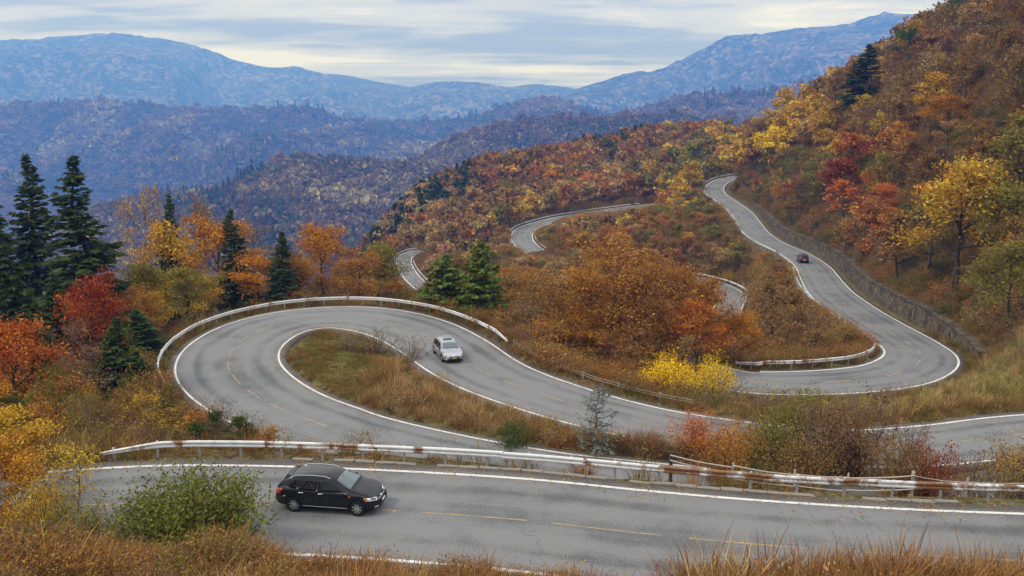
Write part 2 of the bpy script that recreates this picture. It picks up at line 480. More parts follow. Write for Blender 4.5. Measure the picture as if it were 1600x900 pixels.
litter = g.ramp(n2, [(0.30, (0.022, 0.014, 0.008)), (0.48, (0.060, 0.035, 0.014)), (0.60, (0.115, 0.066, 0.022)), (0.75, (0.18, 0.115, 0.045))])
grass = g.ramp(n2, [(0.30, (0.045, 0.055, 0.012)), (0.5, (0.098, 0.105, 0.022)), (0.70, (0.19, 0.15, 0.045))])
gf = g.math('ADD', sep.outputs[0], g.math('MULTIPLY', g.math('SUBTRACT', n1, 0.5), 0.9))
gf = g.ramp(gf, [(0.22, 0.0), (0.62, 1.0)])
c = g.mix(gf, litter, grass)
grit = g.ramp(n3, [(0.35, (0.07, 0.062, 0.05)), (0.65, (0.19, 0.17, 0.14))])
ef = g.math('MULTIPLY', sep.outputs[1], g.ramp(n2, [(0.38, 0.0), (0.58, 1.0)]))
c = g.mix(ef, c, grit)
leaf = g.ramp(g.noise(6.5, 2, 0.5, co), [(0.62, 0.0), (0.66, 1.0)])
c = g.mix(g.math('MULTIPLY', leaf, 0.55), c, (0.30, 0.13, 0.03))
nt.links.new(g.bsdf(c, 0.95, spec=0.1, bump=g.math('ADD', n2, g.math('MULTIPLY', n3, 0.4)), bstr=0.7, bdist=0.12), out.inputs[0])
M_LAND = m
land = link('hillside', land_me, M_LAND)
land['kind'] = 'structure'

# ------------------------------------------------------------------ road surfaces and paint
def asphalt(name, base, scale=1.0):
    m, nt, out = material(name); g = G(nt); co = g.coord()
    uvn = g.n('ShaderNodeUVMap').outputs[0]
    big = g.noise(0.12, 4, 0.6, co); mid = g.noise(0.9, 5, 0.6, co); fine = g.noise(38, 3, 0.7, co); spk = g.noise(13, 4, 0.75, co)
    # wheel tracks: two polished pairs and the oily strip between, worn along the lanes
    sx = g.n('ShaderNodeSeparateXYZ'); nt.links.new(uvn, sx.inputs[0])
    tr = g.ramp(sx.outputs[0], [(0.0, 0.30), (0.10, 0.52), (0.17, 0.62), (0.24, 0.40), (0.33, 0.60), (0.43, 0.50), (0.5, 0.46), (0.57, 0.50), (0.67, 0.60), (0.76, 0.40), (0.83, 0.62), (0.90, 0.52), (1.0, 0.30)], 'EASE')
    mp = g.n('ShaderNodeMapping'); mp.inputs['Scale'].default_value = (5.0, 0.05, 1); nt.links.new(uvn, mp.inputs[0])
    streak = g.noise(3.0, 4, 0.6, mp.outputs[0])
    v = g.math('ADD', g.math('MULTIPLY', big, 0.40), g.math('MULTIPLY', mid, 0.14))
    v = g.math('ADD', v, g.math('MULTIPLY', fine, 0.30)); v = g.math('ADD', v, g.math('MULTIPLY', spk, 0.55))
    v = g.math('ADD', v, g.math('MULTIPLY', tr, 0.46)); v = g.math('ADD', v, g.math('MULTIPLY', streak, 0.16))
    c = g.ramp(v, [(0.68, tuple(b * 0.42 for b in base)), (0.96, base), (1.24, tuple(b * 1.75 for b in base))])
    # tar-sealed cracks
    vo = g.n('ShaderNodeTexVoronoi', feature='DISTANCE_TO_EDGE'); vo.inputs['Scale'].default_value = 0.16
    wv = g.n('ShaderNodeVectorMath', operation='ADD'); nt.links.new(co, wv.inputs[0])
    nn = g.n('ShaderNodeTexNoise'); nn.inputs['Scale'].default_value = 0.7; nn.inputs['Detail'].default_value = 4
    nt.links.new(co, nn.inputs['Vector'])
    sc = g.n('ShaderNodeVectorMath', operation='SCALE'); nt.links.new(nn.outputs['Color'], sc.inputs[0]); sc.inputs['Scale'].default_value = 2.4
    nt.links.new(sc.outputs[0], wv.inputs[1]); nt.links.new(wv.outputs[0], vo.inputs['Vector'])
    cr = g.ramp(vo.outputs['Distance'], [(0.0, 1.0), (0.0065, 0.0)])
    cr = g.math('MULTIPLY', cr, g.ramp(big, [(0.50, 0.0), (0.62, 0.70)]))
    c = g.mix(cr, c, tuple(b * 0.30 for b in base))
    # leaves and dust blown to the edges
    ed = g.ramp(sx.outputs[0], [(0.0, 1.0), (0.075, 0.0), (0.925, 0.0), (1.0, 1.0)])
    lv = g.math('MULTIPLY', ed, g.ramp(g.noise(5.0, 5, 0.7, co), [(0.50, 0.0), (0.58, 1.0)]))
    c = g.mix(g.math('MULTIPLY', lv, 0.7), c, (0.16, 0.085, 0.035))
    nt.links.new(g.bsdf(c, 0.72, spec=0.35, bump=g.math('ADD', fine, spk), bstr=0.35, bdist=0.012), out.inputs[0])
    return m
M_ASPH = asphalt('asphalt', (0.095, 0.097, 0.102))
def paint(name, col, wear):
    m, nt, out = material(name); g = G(nt); co = g.coord()
    w = g.math('ADD', g.math('MULTIPLY', g.noise(7.0, 5, 0.75, co), 0.65), g.math('MULTIPLY', g.noise(0.8, 3, 0.6, co), 0.35))
    f = g.ramp(w, [(wear - 0.05, 1.0), (wear + 0.07, 0.0)])
    c = g.mix(f, (0.17, 0.165, 0.16), g.mix(g.noise(1.6, 4, 0.6, co), col, tuple(x * 0.78 for x in col)))
    nt.links.new(g.bsdf(c, 0.62, spec=0.35), out.inputs[0])
    return m
M_WHITE = paint('white_road_paint', (0.70, 0.70, 0.69), 0.585)
M_YELL = paint('worn_yellow_road_paint', (0.40, 0.285, 0.11), 0.50)

def strip(name, P, a, b, dz, mat, parent=None, skirt=0.0, cols=1, uv=False):
    """ribbon along P between lateral offsets a and b"""
    n = len(P)
    rows = [offset(P, a + (b - a) * (c_ / cols), dz) for c_ in range(cols + 1)]
    if skirt:
        lo = offset(P, a, dz - skirt); hi = offset(P, b, dz - skirt)
        rows = [lo] + rows + [hi]
    V = np.stack(rows, 1)                      # n, k, 3
    k = V.shape[1]
    id_ = np.arange(n * k).reshape(n, k)
    q = np.stack([id_[:-1, :-1].ravel(), id_[1:, :-1].ravel(), id_[1:, 1:].ravel(), id_[:-1, 1:].ravel()], 1)
    if np.mean(b) > np.mean(a): q = q[:, ::-1]
    me = mesh_np(name, V.reshape(-1, 3), q, False)
    if uv:
        ul = me.uv_layers.new(name='UVMap')
        s = np.concatenate([[0], np.cumsum(np.linalg.norm(np.diff(P[:, :2], axis=0), axis=1))])
        uu = np.concatenate([[0], np.linspace(0, 1, cols + 1), [1]]) if skirt else np.linspace(0, 1, cols + 1)
        UV = np.stack([np.broadcast_to(uu, (n, k)), np.broadcast_to(s[:, None], (n, k))], -1).reshape(-1, 2)
        ul.data.foreach_set('uv', UV[q.ravel()].astype(np.float32).ravel())
    return link(name, me, mat, parent)
def arc(P): return np.concatenate([[0], np.cumsum(np.linalg.norm(np.diff(P[:, :2], axis=0), axis=1))])
ROAD_OBJ = {}
def build_road(key, dash, gap, lw, yel=0.13):
    P, hl, hw = ROADS[key]
    r = strip('road', P, -hw, hw, 0.0, M_ASPH, None, 0.38, 8, True)
    r['kind'] = 'structure'
    for s in (-1, 1):
        strip('edge_line', P, s * hl - lw / 2, s * hl + lw / 2, 0.005, M_WHITE, r)
    L = arc(P)
    if dash:
        t = 1.0
        while t < L[-1] - dash:
            sel = np.where((L >= t) & (L <= t + dash))[0]
            if len(sel) > 2: strip('centre_line', P[sel[0]:sel[-1] + 1], -yel / 2, yel / 2, 0.005, M_YELL, r)
            t += dash + gap
    ROAD_OBJ[key] = r
build_road('near', 5.0, 0.5, 0.19, 0.10)
build_road('loop', 3.0, 1.0, 0.165, 0.10)
build_road('upper', 3.2, 3.0, 0.20, 0.17)
build_road('scurve', 3.0, 3.0, 0.24, 0.2)
build_road('far', 3.0, 4.0, 0.32, 0.22)
build_road('farleft', 0, 0, 0.3)
# ------------------------------------------------------------------ valley floor and distant mountains
VALLEY = -430.0
def prof(pl, D, X):
    pts = [at_y(px, py, D) for px, py in pl]
    xs = [p[0] for p in pts]; zs = [p[2] for p in pts]
    return np.interp(X, xs, zs)
def mountain(name, pl, D, front, back, base, seed, dx, dy, mat, spur=0.22, period=None, lower=0.0, dmod=0.0, expo=0.9, rough=0.02):
    K = 1.35
    D, front, back, dx, dy, dmod, lower = D * K, front * K, back * K, dx * K, dy * K, dmod * K, lower * K
    base = max(base * K, VALLEY); period = period * K
    """range whose crest follows the skyline in the photograph at distance D and falls to the valley in spurs"""
    p0, p1 = at_y(*pl[0], D), at_y(*pl[-1], D)
    X = np.arange(p0[0], p1[0] + dx, dx)
    Yr = np.concatenate([np.linspace(-front, -dy, int(front / dy)), np.linspace(0, back, max(3, int(back / dy / 2)))])
    nzz = VNoise(seed)
    period = period or front * 0.6
    gx, gy = np.meshgrid(X, Yr)
    crest = prof(pl, D, X)
    ker = np.ones(5) / 5
    cs = np.convolve(np.pad(crest, 2, 'edge'), ker, 'valid')
    crest = cs + nzz.fbm(X / (period * .06), X * 0 + .3, 4) * rough * (cs - base)
    crest = crest - lower
    yc = D + dmod * nzz.fbm(X / (period * 2.2), X * 0 + 7.1, 2)
    t = np.where(gy < 0, -gy / front, gy / back)
    fall = t ** expo
    H = crest[None, :] - base
    warp = nzz.fbm(gx / (period * 1.6), gy / (period * 1.6) + 9, 3) * 0.9
    rid = nzz.ridged(gx / period + warp, gy / (period * 3.2) + warp * 0.4, 5)
    amp = (gy < 0) * spur * H * np.clip(t * 5.0 - .06, 0, 1) * (1 - 0.35 * t)
    z = base + H * (1 - fall) + (rid - 0.35) * amp
    z = np.minimum(z, base + H * (1 - .55 * fall))
    z = np.maximum(z, base - 30)
    V = np.stack([gx, gy + yc[None, :], z], -1).reshape(-1, 3)
    n_y, n_x = gx.shape
    id_ = np.arange(n_x * n_y).reshape(n_y, n_x)
    q = np.stack([id_[:-1, :-1].ravel(), id_[:-1, 1:].ravel(), id_[1:, 1:].ravel(), id_[1:, :-1].ravel()], 1)
    o = link(name, mesh_np(name, V, q, True), mat)
    o['kind'] = 'structure'
    return o, V.reshape(n_y, n_x, 3)
def wood_mat(name, cols, s1, s2, bump, bd):
    m, nt, out = material(name); g = G(nt); co = g.coord()
    a = g.noise(s1, 5, 0.6, co)
    vo = g.n('ShaderNodeTexVoronoi'); vo.inputs['Scale'].default_value = s2; nt.links.new(co, vo.inputs['Vector'])
    v = g.math('ADD', g.math('MULTIPLY', a, 0.62), g.math('MULTIPLY', g.n('ShaderNodeSeparateColor').outputs[0], 0.0))
    sc = g.n('ShaderNodeSeparateColor'); nt.links.new(vo.outputs['Color'], sc.inputs[0])
    v = g.math('ADD', g.math('MULTIPLY', a, 0.62), g.math('MULTIPLY', sc.outputs[0], 0.38))
    c = g.ramp(v, cols)
    h = g.math('SUBTRACT', 1.0, vo.outputs['Distance'])
    nt.links.new(g.bsdf(c, 0.95, spec=0.05, bump=h, bstr=bump, bdist=bd), out.inputs[0])
    return m
WC = [(0.28, (0.035, 0.035, 0.022)), (0.45, (0.075, 0.055, 0.035)), (0.58, (0.12, 0.080, 0.050)), (0.75, (0.17, 0.12, 0.07))]
M_FAR = wood_mat('far_forest', [(.34, (.012, .016, .014)), (.46, (.030, .030, .024)), (.57, (.070, .058, .046)), (.68, (.17, .135, .11))], 0.0045, 0.040, 1.0, 16.0)  # forest and bare slope tones, contrast raised to imitate light and dark spur relief
M_MID = wood_mat('valley_forest', [(p, tuple(x * .6 for x in c)) for p, c in WC], 0.008, 0.11, 1.0, 5.0)
va = np.array([(-9500, -1300, VALLEY), (9500, -1300, VALLEY), (9500, 8200, VALLEY), (-9500, 8200, VALLEY)], float)
vf = link('valley_floor', mesh_np('valley_floor', va, np.array([[0, 1, 2, 3]])), M_MID)
vf['kind'] = 'structure'
far_left, _ = mountain('mountain', [(-900, 110), (-400, 80), (0, 62), (60, 62), (90, 55), (190, 52), (260, 62), (320, 75), (370, 95), (420, 107), (460, 102), (500, 115), (540, 117), (590, 128), (640, 136), (760, 160)], 5300, 2300, 650, VALLEY, 21, 26, 30, M_FAR, 0.60, 620)
far_mid, _ = mountain('mountain', [(430, 215), (520, 178), (580, 158), (640, 136), (690, 127), (740, 127), (800, 137), (840, 130), (900, 138), (960, 150), (1060, 190)], 4900, 1500, 650, VALLEY, 22, 24, 28, M_FAR, 0.40, 600)
far_right, FRV = mountain('mountain', [(600, 215), (700, 186), (800, 160), (870, 150), (900, 139), (950, 125), (995, 110), (1020, 113), (1060, 95), (1100, 75), (1140, 55), (1200, 52), (1250, 42), (1310, 42), (1370, 20), (1430, 22), (1500, 18), (1620, 0), (1800, 10), (2300, 40)], 4200, 1900, 900, VALLEY, 23, 22, 26, M_FAR, 0.70, 650)
blue_ridge, BLV = mountain('ridge', [(-700, 190), (-300, 168), (0, 164), (80, 160), (170, 157), (215, 160), (260, 168), (330, 170), (400, 168), (480, 166), (520, 182), (600, 191), (680, 190), (730, 184), (780, 166), (820, 156), (850, 153), (890, 162), (950, 178), (1100, 200)], 2500, 1000, 600, -240, 24, 9, 10, M_MID, 0.75, 300, 5)
right_ridge, RRV = mountain('ridge', [(800, 225), (900, 195), (1000, 170), (1050, 153), (1130, 141), (1230, 135), (1330, 125), (1500, 130), (1800, 150)], 1900, 700, 500, -200, 25, 8, 9, M_MID, 0.26, 330, 5)
dark_ridge, DRV = mountain('hill', [(560, 290), (650, 246), (700, 214), (760, 192), (840, 180), (960, 175), (1050, 173), (1130, 181), (1200, 200), (1350, 220)], 1280, 420, 350, -190, 26, 6, 6, M_MID, 0.30, 210, 6)
mottle_hill, MHV = mountain('hill', [(120, 330), (220, 305), (270, 294), (330, 292), (370, 280), (400, 264), (450, 239), (500, 240), (560, 247), (650, 252), (720, 262), (800, 275), (900, 300)], 960, 420, 320, -185, 27, 5, 5, M_MID, 0.34, 170, 6)

# ------------------------------------------------------------------ haze
def add_haze():
    bm = bmesh.new()
    bmesh.ops.create_cube(bm, size=1.0)
    lo = Vector((-9600, -1400, VALLEY - 32)); hi = Vector((9600, 8250, 760))
    for v in bm.verts:
        v.co = Vector((lo[i] if v.co[i] < 0 else hi[i] for i in range(3)))
    me = bpy.data.meshes.new('haze'); bm.to_mesh(me); bm.free()
    m, nt, out = material('valley_air')
    pv = nt.nodes.new('ShaderNodeVolumePrincipled')
    pv.inputs['Color'].default_value = (0.11, 0.30, 1.0, 1)
    pv.inputs['Absorption Color'].default_value = (1, 1, 1, 1)
    pv.inputs['Density'].default_value = 2.6e-4
    pv.inputs['Anisotropy'].default_value = 0.0
    nt.links.new(pv.outputs[0], out.inputs['Volume'])
    o = link('haze', me, m)
    o['kind'] = 'stuff'; tag(o, 'pale blue haze filling the valley between the mountains', 'haze')
add_haze()
# ------------------------------------------------------------------ guardrails, cable guard, fence, retaining wall
def cyl(r0, r1, z0, z1, n=10, cap=True):
    a = np.linspace(0, 2 * math.pi, n, endpoint=False)
    v = [(r0 * math.cos(t), r0 * math.sin(t), z0) for t in a] + [(r1 * math.cos(t), r1 * math.sin(t), z1) for t in a]
    f = [(i, (i + 1) % n, n + (i + 1) % n, n + i) for i in range(n)]
    if cap: f += [tuple(range(n, 2 * n)), tuple(range(n - 1, -1, -1))]
    return v, f
def merge(parts):
    V, Fc = [], []
    for v, f in parts:
        b = len(V); V += [tuple(p) for p in v]; Fc += [tuple(i + b for i in q) for q in f]
    return V, Fc
def boxv(x0, x1, y0, y1, z0, z1):
    v = [(x, y, z) for z in (z0, z1) for y in (y0, y1) for x in (x0, x1)]
    f = [(0, 2, 3, 1), (4, 5, 7, 6), (0, 1, 5, 4), (2, 6, 7, 3), (0, 4, 6, 2), (1, 3, 7, 5)]
    return v, f
def tube(pts, r, n=6):
    """round bar along a polyline; r a number or one per point"""
    P = [Vector(p) for p in pts]; rr = r if hasattr(r, '__len__') else [r] * len(P)
    V, Fc = [], []
    for i, p in enumerate(P):
        t = (P[min(i + 1, len(P) - 1)] - P[max(i - 1, 0)]).normalized()
        u = t.cross(Vector((0, 0, 1)) if abs(t.z) < 0.95 else Vector((1, 0, 0))).normalized(); w = t.cross(u)
        for k in range(n):
            a = 2 * math.pi * k / n
            V.append(tuple(p + (u * math.cos(a) + w * math.sin(a)) * rr[i]))
    for i in range(len(P) - 1):
        for k in range(n):
            Fc.append((i * n + k, i * n + (k + 1) % n, (i + 1) * n + (k + 1) % n, (i + 1) * n + k))
    Fc += [tuple(range(n - 1, -1, -1)), tuple((len(P) - 1) * n + k for k in range(n))]
    return V, Fc

def rail_mat(name, base, rustbias):
    m, nt, out = material(name); g = G(nt); co = g.coord()
    rust = g.attr('rust', 'OBJECT', 'Fac')
    uvn = g.n('ShaderNodeUVMap').outputs[0]
    sx = g.n('ShaderNodeSeparateXYZ'); nt.links.new(uvn, sx.inputs[0])
    ends = g.ramp(sx.outputs[0], [(0.0, 1.0), (0.10, 0.25), (0.22, 0.0), (0.80, 0.0), (0.91, 0.25), (1.0, 1.0)])
    nz = g.noise(1.1, 5, 0.65, co); fine = g.noise(9, 4, 0.7, co)
    v = g.math('ADD', g.math('MULTIPLY', nz, 0.75), g.math('MULTIPLY', fine, 0.25))
    v = g.math('ADD', v, g.math('MULTIPLY', ends, 0.16)); v = g.math('ADD', v, g.math('MULTIPLY', rust, 0.22))
    f = g.ramp(v, [(rustbias, 0.0), (rustbias + 0.08, 1.0)])
    rc = g.ramp(fine, [(0.35, (0.12, 0.052, 0.022)), (0.55, (0.24, 0.115, 0.05)), (0.7, (0.36, 0.20, 0.10))])
    dirt = g.mix(g.ramp(g.noise(3.0, 5, 0.7, co), [(0.45, 0.0), (0.75, 0.5)]), base, tuple(x * 0.55 for x in base))
    c = g.mix(f, dirt, rc)
    nt.links.new(g.bsdf(c, 0.55, metal=0.0, spec=0.4, bump=fine, bstr=0.15, bdist=0.01), out.inputs[0])
    return m
M_RAIL = rail_mat('weathered_white_rail', (0.66, 0.67, 0.68), 0.64)
M_POST = simple('galvanised_post', (0.42, 0.42, 0.41), 0.6, 0.3, 0.4, 0.3, 3.0)
POST_ME = {}
def post_mesh(h, r=0.065):
    k = (round(h, 2), r)
    if k not in POST_ME:
        v, f = merge([cyl(r, r, -0.5, h, 10), cyl(r * 1.15, r * 0.6, h - 0.01, h + 0.035, 10)])
        POST_ME[k] = mesh_np('post', v, f); POST_ME[k].materials.append(M_POST)
    return POST_ME[k]
WPROF = [(0.0, 0.77), (0.05, 0.765), (0.085, 0.72), (0.085, 0.67), (0.015, 0.63), (0.015, 0.585), (0.085, 0.545), (0.085, 0.495), (0.05, 0.45), (0.0, 0.445)]
def guardrail(P, side, label, sec=4.0, every=2.0, rusty=0.25, taper=True, prof=WPROF, postr=0.065, seed=1, group=None, ends=True):
    """P: points along the rail's foot; side +1 when the road lies to the right of travel"""
    rg = random.Random(seed)
    P = resample(P[::max(1, len(P) // 60)], 0.5) if len(P) > 8 else P
    L = arc(P)
    root = thing('guardrail', label, 'guardrail', tuple(P[len(P) // 2]), 0, group)
    org = P[len(P) // 2]
    def height(s):
        if not taper: return 1.0
        return min(1.0, 0.45 + s / 5.0) if taper in (True, 'start') else min(1.0, 0.45 + (L[-1] - s) / 5.0)
    nsec = max(1, int(round(L[-1] / sec)))
    cuts = np.linspace(0, L[-1], nsec + 1)
    for i in range(nsec):
        s = np.linspace(cuts[i], cuts[i + 1] + (0.12 if i < nsec - 1 else 0), 9)
        pts = np.stack([np.interp(s, L, P[:, k]) for k in range(3)], 1)
        nn = normals2(pts)
        V, U = [], []
        dzj = rg.uniform(-0.02, 0.02)
        full = list(prof) + [(max(d - 0.012, -0.012), z) for d, z in reversed(prof)]
        for j, (p, n_) in enumerate(zip(pts, nn)):
            hh = height(s[j])
            off = 0.004 * (i % 2)
            for d, z in full:
                V.append((p[0] - side * n_[0] * (d + off + 0.07) - org[0], p[1] - side * n_[1] * (d + off + 0.07) - org[1], p[2] + z * hh + dzj - org[2]))
        k = len(full)
        Fc = []
        for j in range(len(pts) - 1):
            for q in range(k):
                Fc.append((j * k + q, j * k + (q + 1) % k, (j + 1) * k + (q + 1) % k, (j + 1) * k + q))
        Fc += [tuple(range(k)), tuple((len(pts) - 1) * k + q for q in range(k))]
        me = mesh_np('beam', V, Fc)
        ul_ = me.uv_layers.new(name='UVMap')
        for lp in me.loops:
            ul_.data[lp.index].uv = ((lp.vertex_index // k) / (len(pts) - 1), 0)
        b = link('beam', me, M_RAIL, root)
        b['rust'] = min(1.0, max(0.0, rg.gauss(rusty, 0.35)))
    s = 0.6
    while s < L[-1]:
        p = np.array([np.interp(s, L, P[:, k]) for k in range(3)])
        q = link('post', post_mesh(0.74 if height(s) > 0.95 else 0.5, postr), None, root, tuple(p - org))
        q.rotation_euler = (rg.uniform(-.03, .03), rg.uniform(-.03, .03), 0)
        s += every
    return root
def along(key, off, a, b, by='x', lo=None, hi=None):
    """part of a road's edge: indices whose projection lies between the two given pixel points"""
    P, hl, hw = ROADS[key]
    E = offset(P, np.where(off > 0, hw, -hw) + off if np.ndim(off) == 0 else off)
    u, v, d = project(E)
    ia = int(np.argmin((u - a[0]) ** 2 + (v - a[1]) ** 2)); ib = int(np.argmin((u - b[0]) ** 2 + (v - b[1]) ** 2))
    if ia > ib: ia, ib = ib, ia
    E = E[ia:ib + 1].copy()
    return E
near_rail = along('near', 0.45, (165, 715), (1900, 800))
guardrail(near_rail, 1, 'long white steel guardrail with rust patches along the near road', 4.0, 2.0, 0.55, 'start', seed=5)
loop_rail = along('loop', -0.75, (790, 548), (262, 612))
guardrail(loop_rail, -1, 'curved white guardrail round the outside of the hairpin loop', 4.0, 2.0, 0.10, 'start', seed=6)
ru1 = along('upper', 0.5, (1140, 584), (1245, 420))
guardrail(ru1, 1, 'white guardrail round the inside of the right hand hairpin', 4.0, 2.0, 0.30, 'start', seed=7)
ru2 = along('upper', 0.5, (1243, 405), (1155, 276))
guardrail(ru2, 1, 'distant white guardrail on the valley side of the climbing road', 4.0, 3.0, 0.10, False, seed=8)
guardrail(along('scurve', 0.5, (1060, 430), (1166, 462)), 1, 'white guardrail on the outer side of the small bend among the trees', 4.0, 3.0, 0.1, False, seed=9)
guardrail(along('scurve', -0.5, (1124, 468), (1120, 486)), -1, 'short white guardrail on the inner side of the small bend', 4.0, 3.0, 0.1, False, seed=10)
guardrail(along('far', 0.6, (845, 400), (1000, 320)), 1, 'far white guardrail round the outside of the bend below the orange ridge', 4.0, 4.0, 0.1, False, seed=11)
guardrail(along('far', -0.5, (826, 364), (852, 394)), -1, 'short white guardrail inside the bend below the orange ridge', 4.0, 4.0, 0.1, False, seed=12)
guardrail(along('farleft', -0.5, (652, 392), (628, 412)), -1, 'tiny white guardrail on the road in the valley left of the pines', 4.0, 4.0, 0.1, False, seed=13)
guardrail(along('farleft', 0.5, (640, 410), (664, 448)), 1, 'low white guardrail at the right edge of the valley road', 4.0, 4.0, 0.1, False, seed=14)

# low cable guard on the far verge of the loop road
cab = along('loop', -1.0, (797, 552), (1120, 640))[::-1]
cab = resample(cab[::6], 0.5); cab[:, 2] = np.maximum(ground(cab[:, 0], cab[:, 1]), cab[:, 2] - .3)
cg = thing('cable_guard', 'low grey cable guard on thin posts below the orange trees', 'cable guard', tuple(cab[0]))
M_CABLE = simple('old_cable', (0.34, 0.32, 0.29), 0.6, 0.2, 0.4, 0.2)
for z in (0.34, 0.52):
    pts = [tuple(p + np.array((0, 0, z + 0.012 * math.sin(i * .7))) - cab[0]) for i, p in enumerate(cab[::4])]
    v, f = tube(pts, 0.022, 5); link('cable', mesh_np('cable', v, f), M_CABLE, cg)
for p in cab[::7]:
    link('post', post_mesh(0.6, 0.04), None, cg, tuple(p - cab[0]))

# weathered timber fence behind the near guardrail
M_FENCE = simple('bleached_fence_wood', (0.40, 0.36, 0.32), 0.85, 0, 0.15, 0.5, 5.0)
M_DARKPOST = simple('dark_wet_wood', (0.07, 0.055, 0.045), 0.85, 0, 0.2, 0.4, 5.0)
def on_fence(px):
    E = offset(NEAR, ROADS['near'][2] + 2.1); u, v, d = project(E)
    i = int(np.argmin(np.abs(u - px))); p = E[i].copy(); p[2] = ground(p[0], p[1])[0]
    return p
fen = thing('timber_fence', 'bleached timber fence with loose rails behind the near guardrail', 'fence', tuple(on_fence(1240)))
fo = np.array(fen.location)
tops = {1053: 706, 1140: 724, 1235: 735, 1330: 741, 1425: 738, 1520: 748, 1610: 752}
fpos = {}
for px, ty in tops.items():
    p = on_fence(px); top = at_y(px, ty, p[1])[2]
    fpos[px] = (p, top)
    big = px in (1053, 1425)
    r = 0.085 if big else 0.05
    h = max(top - p[2], 0.5)
    v, f = merge([cyl(r * 1.1, r, -0.4, h, 8), cyl(r * 0.9, r * 0.45, h - 0.01, h + 0.06, 8)])
    v = [(x + 0.02 * math.sin(z * 5 + px), y + 0.02 * math.cos(z * 4 + px), z) for x, y, z in v]
    link('post', mesh_np('post', v, f), M_DARKPOST if px == 1053 else M_FENCE, fen, tuple(p - fo))
keys = sorted(tops)
rf = random.Random(4)
for a, b in zip(keys[:-1], keys[1:]):
    pa, ta = fpos[a]; pb, tb = fpos[b]
    for drop in ((0.12, 0.42, 0.72) if b <= 1425 else (0.1, 0.45)):
        q0 = np.array((pa[0], pa[1] - 0.09, ta - drop + rf.uniform(-.04, .04))) - fo; q1 = np.array((pb[0], pb[1] - 0.09, tb - drop + rf.uniform(-.07, .05))) - fo
        pts = [q0 + (q1 - q0) * t + np.array((0, 0, -0.05 * math.sin(math.pi * t) + rf.uniform(-.012, .012))) for t in np.linspace(-0.02, 1.02, 6)]
        v, f = tube([tuple(p) for p in pts], [0.04, 0.036, 0.035, 0.034, 0.034, 0.03] if b <= 1425 else 0.02, 6)
        link('rail', mesh_np('rail', v, f), M_FENCE, fen)

# retaining wall: cast panels between pilasters with a coping
def stone_mat():
    m, nt, out = material('stained_concrete'); g = G(nt); co = g.coord()
    mp = g.n('ShaderNodeMapping'); mp.inputs['Scale'].default_value = (1, 1, 0.4); nt.links.new(co, mp.inputs[0])
    st = g.noise(1.6, 5, 0.7, mp.outputs[0]); nz = g.noise(0.5, 5, 0.65, co); fine = g.noise(7, 4, 0.7, co)
    br = g.n('ShaderNodeTexVoronoi'); br.inputs['Scale'].default_value = 2.2; nt.links.new(co, br.inputs['Vector'])
    sc = g.n('ShaderNodeSeparateColor'); nt.links.new(br.outputs['Color'], sc.inputs[0])
    v = g.math('ADD', g.math('MULTIPLY', st, 0.24), g.math('MULTIPLY', nz, 0.42)); v = g.math('ADD', v, g.math('MULTIPLY', fine, 0.14))
    v = g.math('ADD', v, g.math('MULTIPLY', sc.outputs[0], 0.22))
    c = g.ramp(v, [(0.36, (0.030, 0.024, 0.017)), (0.50, (0.080, 0.064, 0.046)), (0.64, (0.145, 0.120, 0.090)), (0.80, (0.29, 0.25, 0.20))])
    nt.links.new(g.bsdf(c, 0.9, spec=0.15, bump=g.math('ADD', fine, br.outputs['Distance']), bstr=0.6, bdist=0.06), out.inputs[0])
    return m
M_STONE = stone_mat()
P, hl, hw = ROADS['upper']
WE = offset(P, -(hw + WALL_GAP))[WALL_A:WALL_B]
WEH = wall_h(np.arange(WALL_A, WALL_B))
wl_root = thing('retaining_wall', 'stained grey retaining wall along the foot of the right slope', 'wall', tuple(WE[len(WE) // 3]))
wo = WE[len(WE) // 3]
LW = arc(WE); nP = int(LW[-1] / 4.0); rw = random.Random(9)
for i in range(nP):
    s0, s1 = LW[-1] * i / nP + 0.012, LW[-1] * (i + 1) / nP - 0.012
    s = np.linspace(s0, s1, 3)
    pts = np.stack([np.interp(s, LW, WE[:, k]) for k in range(3)], 1); hh = np.interp(s, LW, WEH) + rw.uniform(-.025, .025)
    nn = -normals2(pts)
    rows = []
    dd = rw.uniform(-.012, .012)
    for p, h, n_ in zip(pts, hh, nn):
        for d, z in ((-0.0 + dd, -0.6), (0.32 + dd, h - 0.16), (0.20, h - 0.16), (0.20, h), (1.7, h), (1.7, -0.6)):
            rows.append((p[0] + n_[0] * d - wo[0], p[1] + n_[1] * d - wo[1], p[2] + z - wo[2]))
    Fc = [(j * 6 + q, (j + 1) * 6 + q, (j + 1) * 6 + (q + 1) % 6, j * 6 + (q + 1) % 6) for j in range(2) for q in range(6)]
    Fc += [tuple(range(6)), tuple(12 + q for q in reversed(range(6)))]
    link('panel', mesh_np('panel', rows, Fc), M_STONE, wl_root)

# drain grate patch in the right hand hairpin
M_GRATE = simple('mossy_iron', (0.07, 0.068, 0.045), 0.9, 0, 0.2, 0.6, 4.0)
gp = at_z(1366, 573, -7.5)
gr = thing('drain_grate', 'dark mossy drain grate set in the asphalt of the right hairpin', 'grate', tuple(gp), R(-8))
v, f = merge([boxv(-1.4, 1.4, -1.15, -1.0, -0.1, 0.05), boxv(-1.4, 1.4, 1.0, 1.15, -0.1, 0.05), boxv(-1.4, -1.25, -0.997, 0.997, -0.1, 0.05), boxv(1.25, 1.4, -0.997, 0.997, -0.1, 0.05)])
link('frame', mesh_np('frame', v, f), M_GRATE, gr)
bar = mesh_np('bar', *boxv(-0.05, 0.05, -0.995, 0.995, -0.04, 0.035)); bar.materials.append(M_GRATE)
for i in range(16):
    link('bar', bar, None, gr, (-1.13 + i * 0.151, 0, 0))

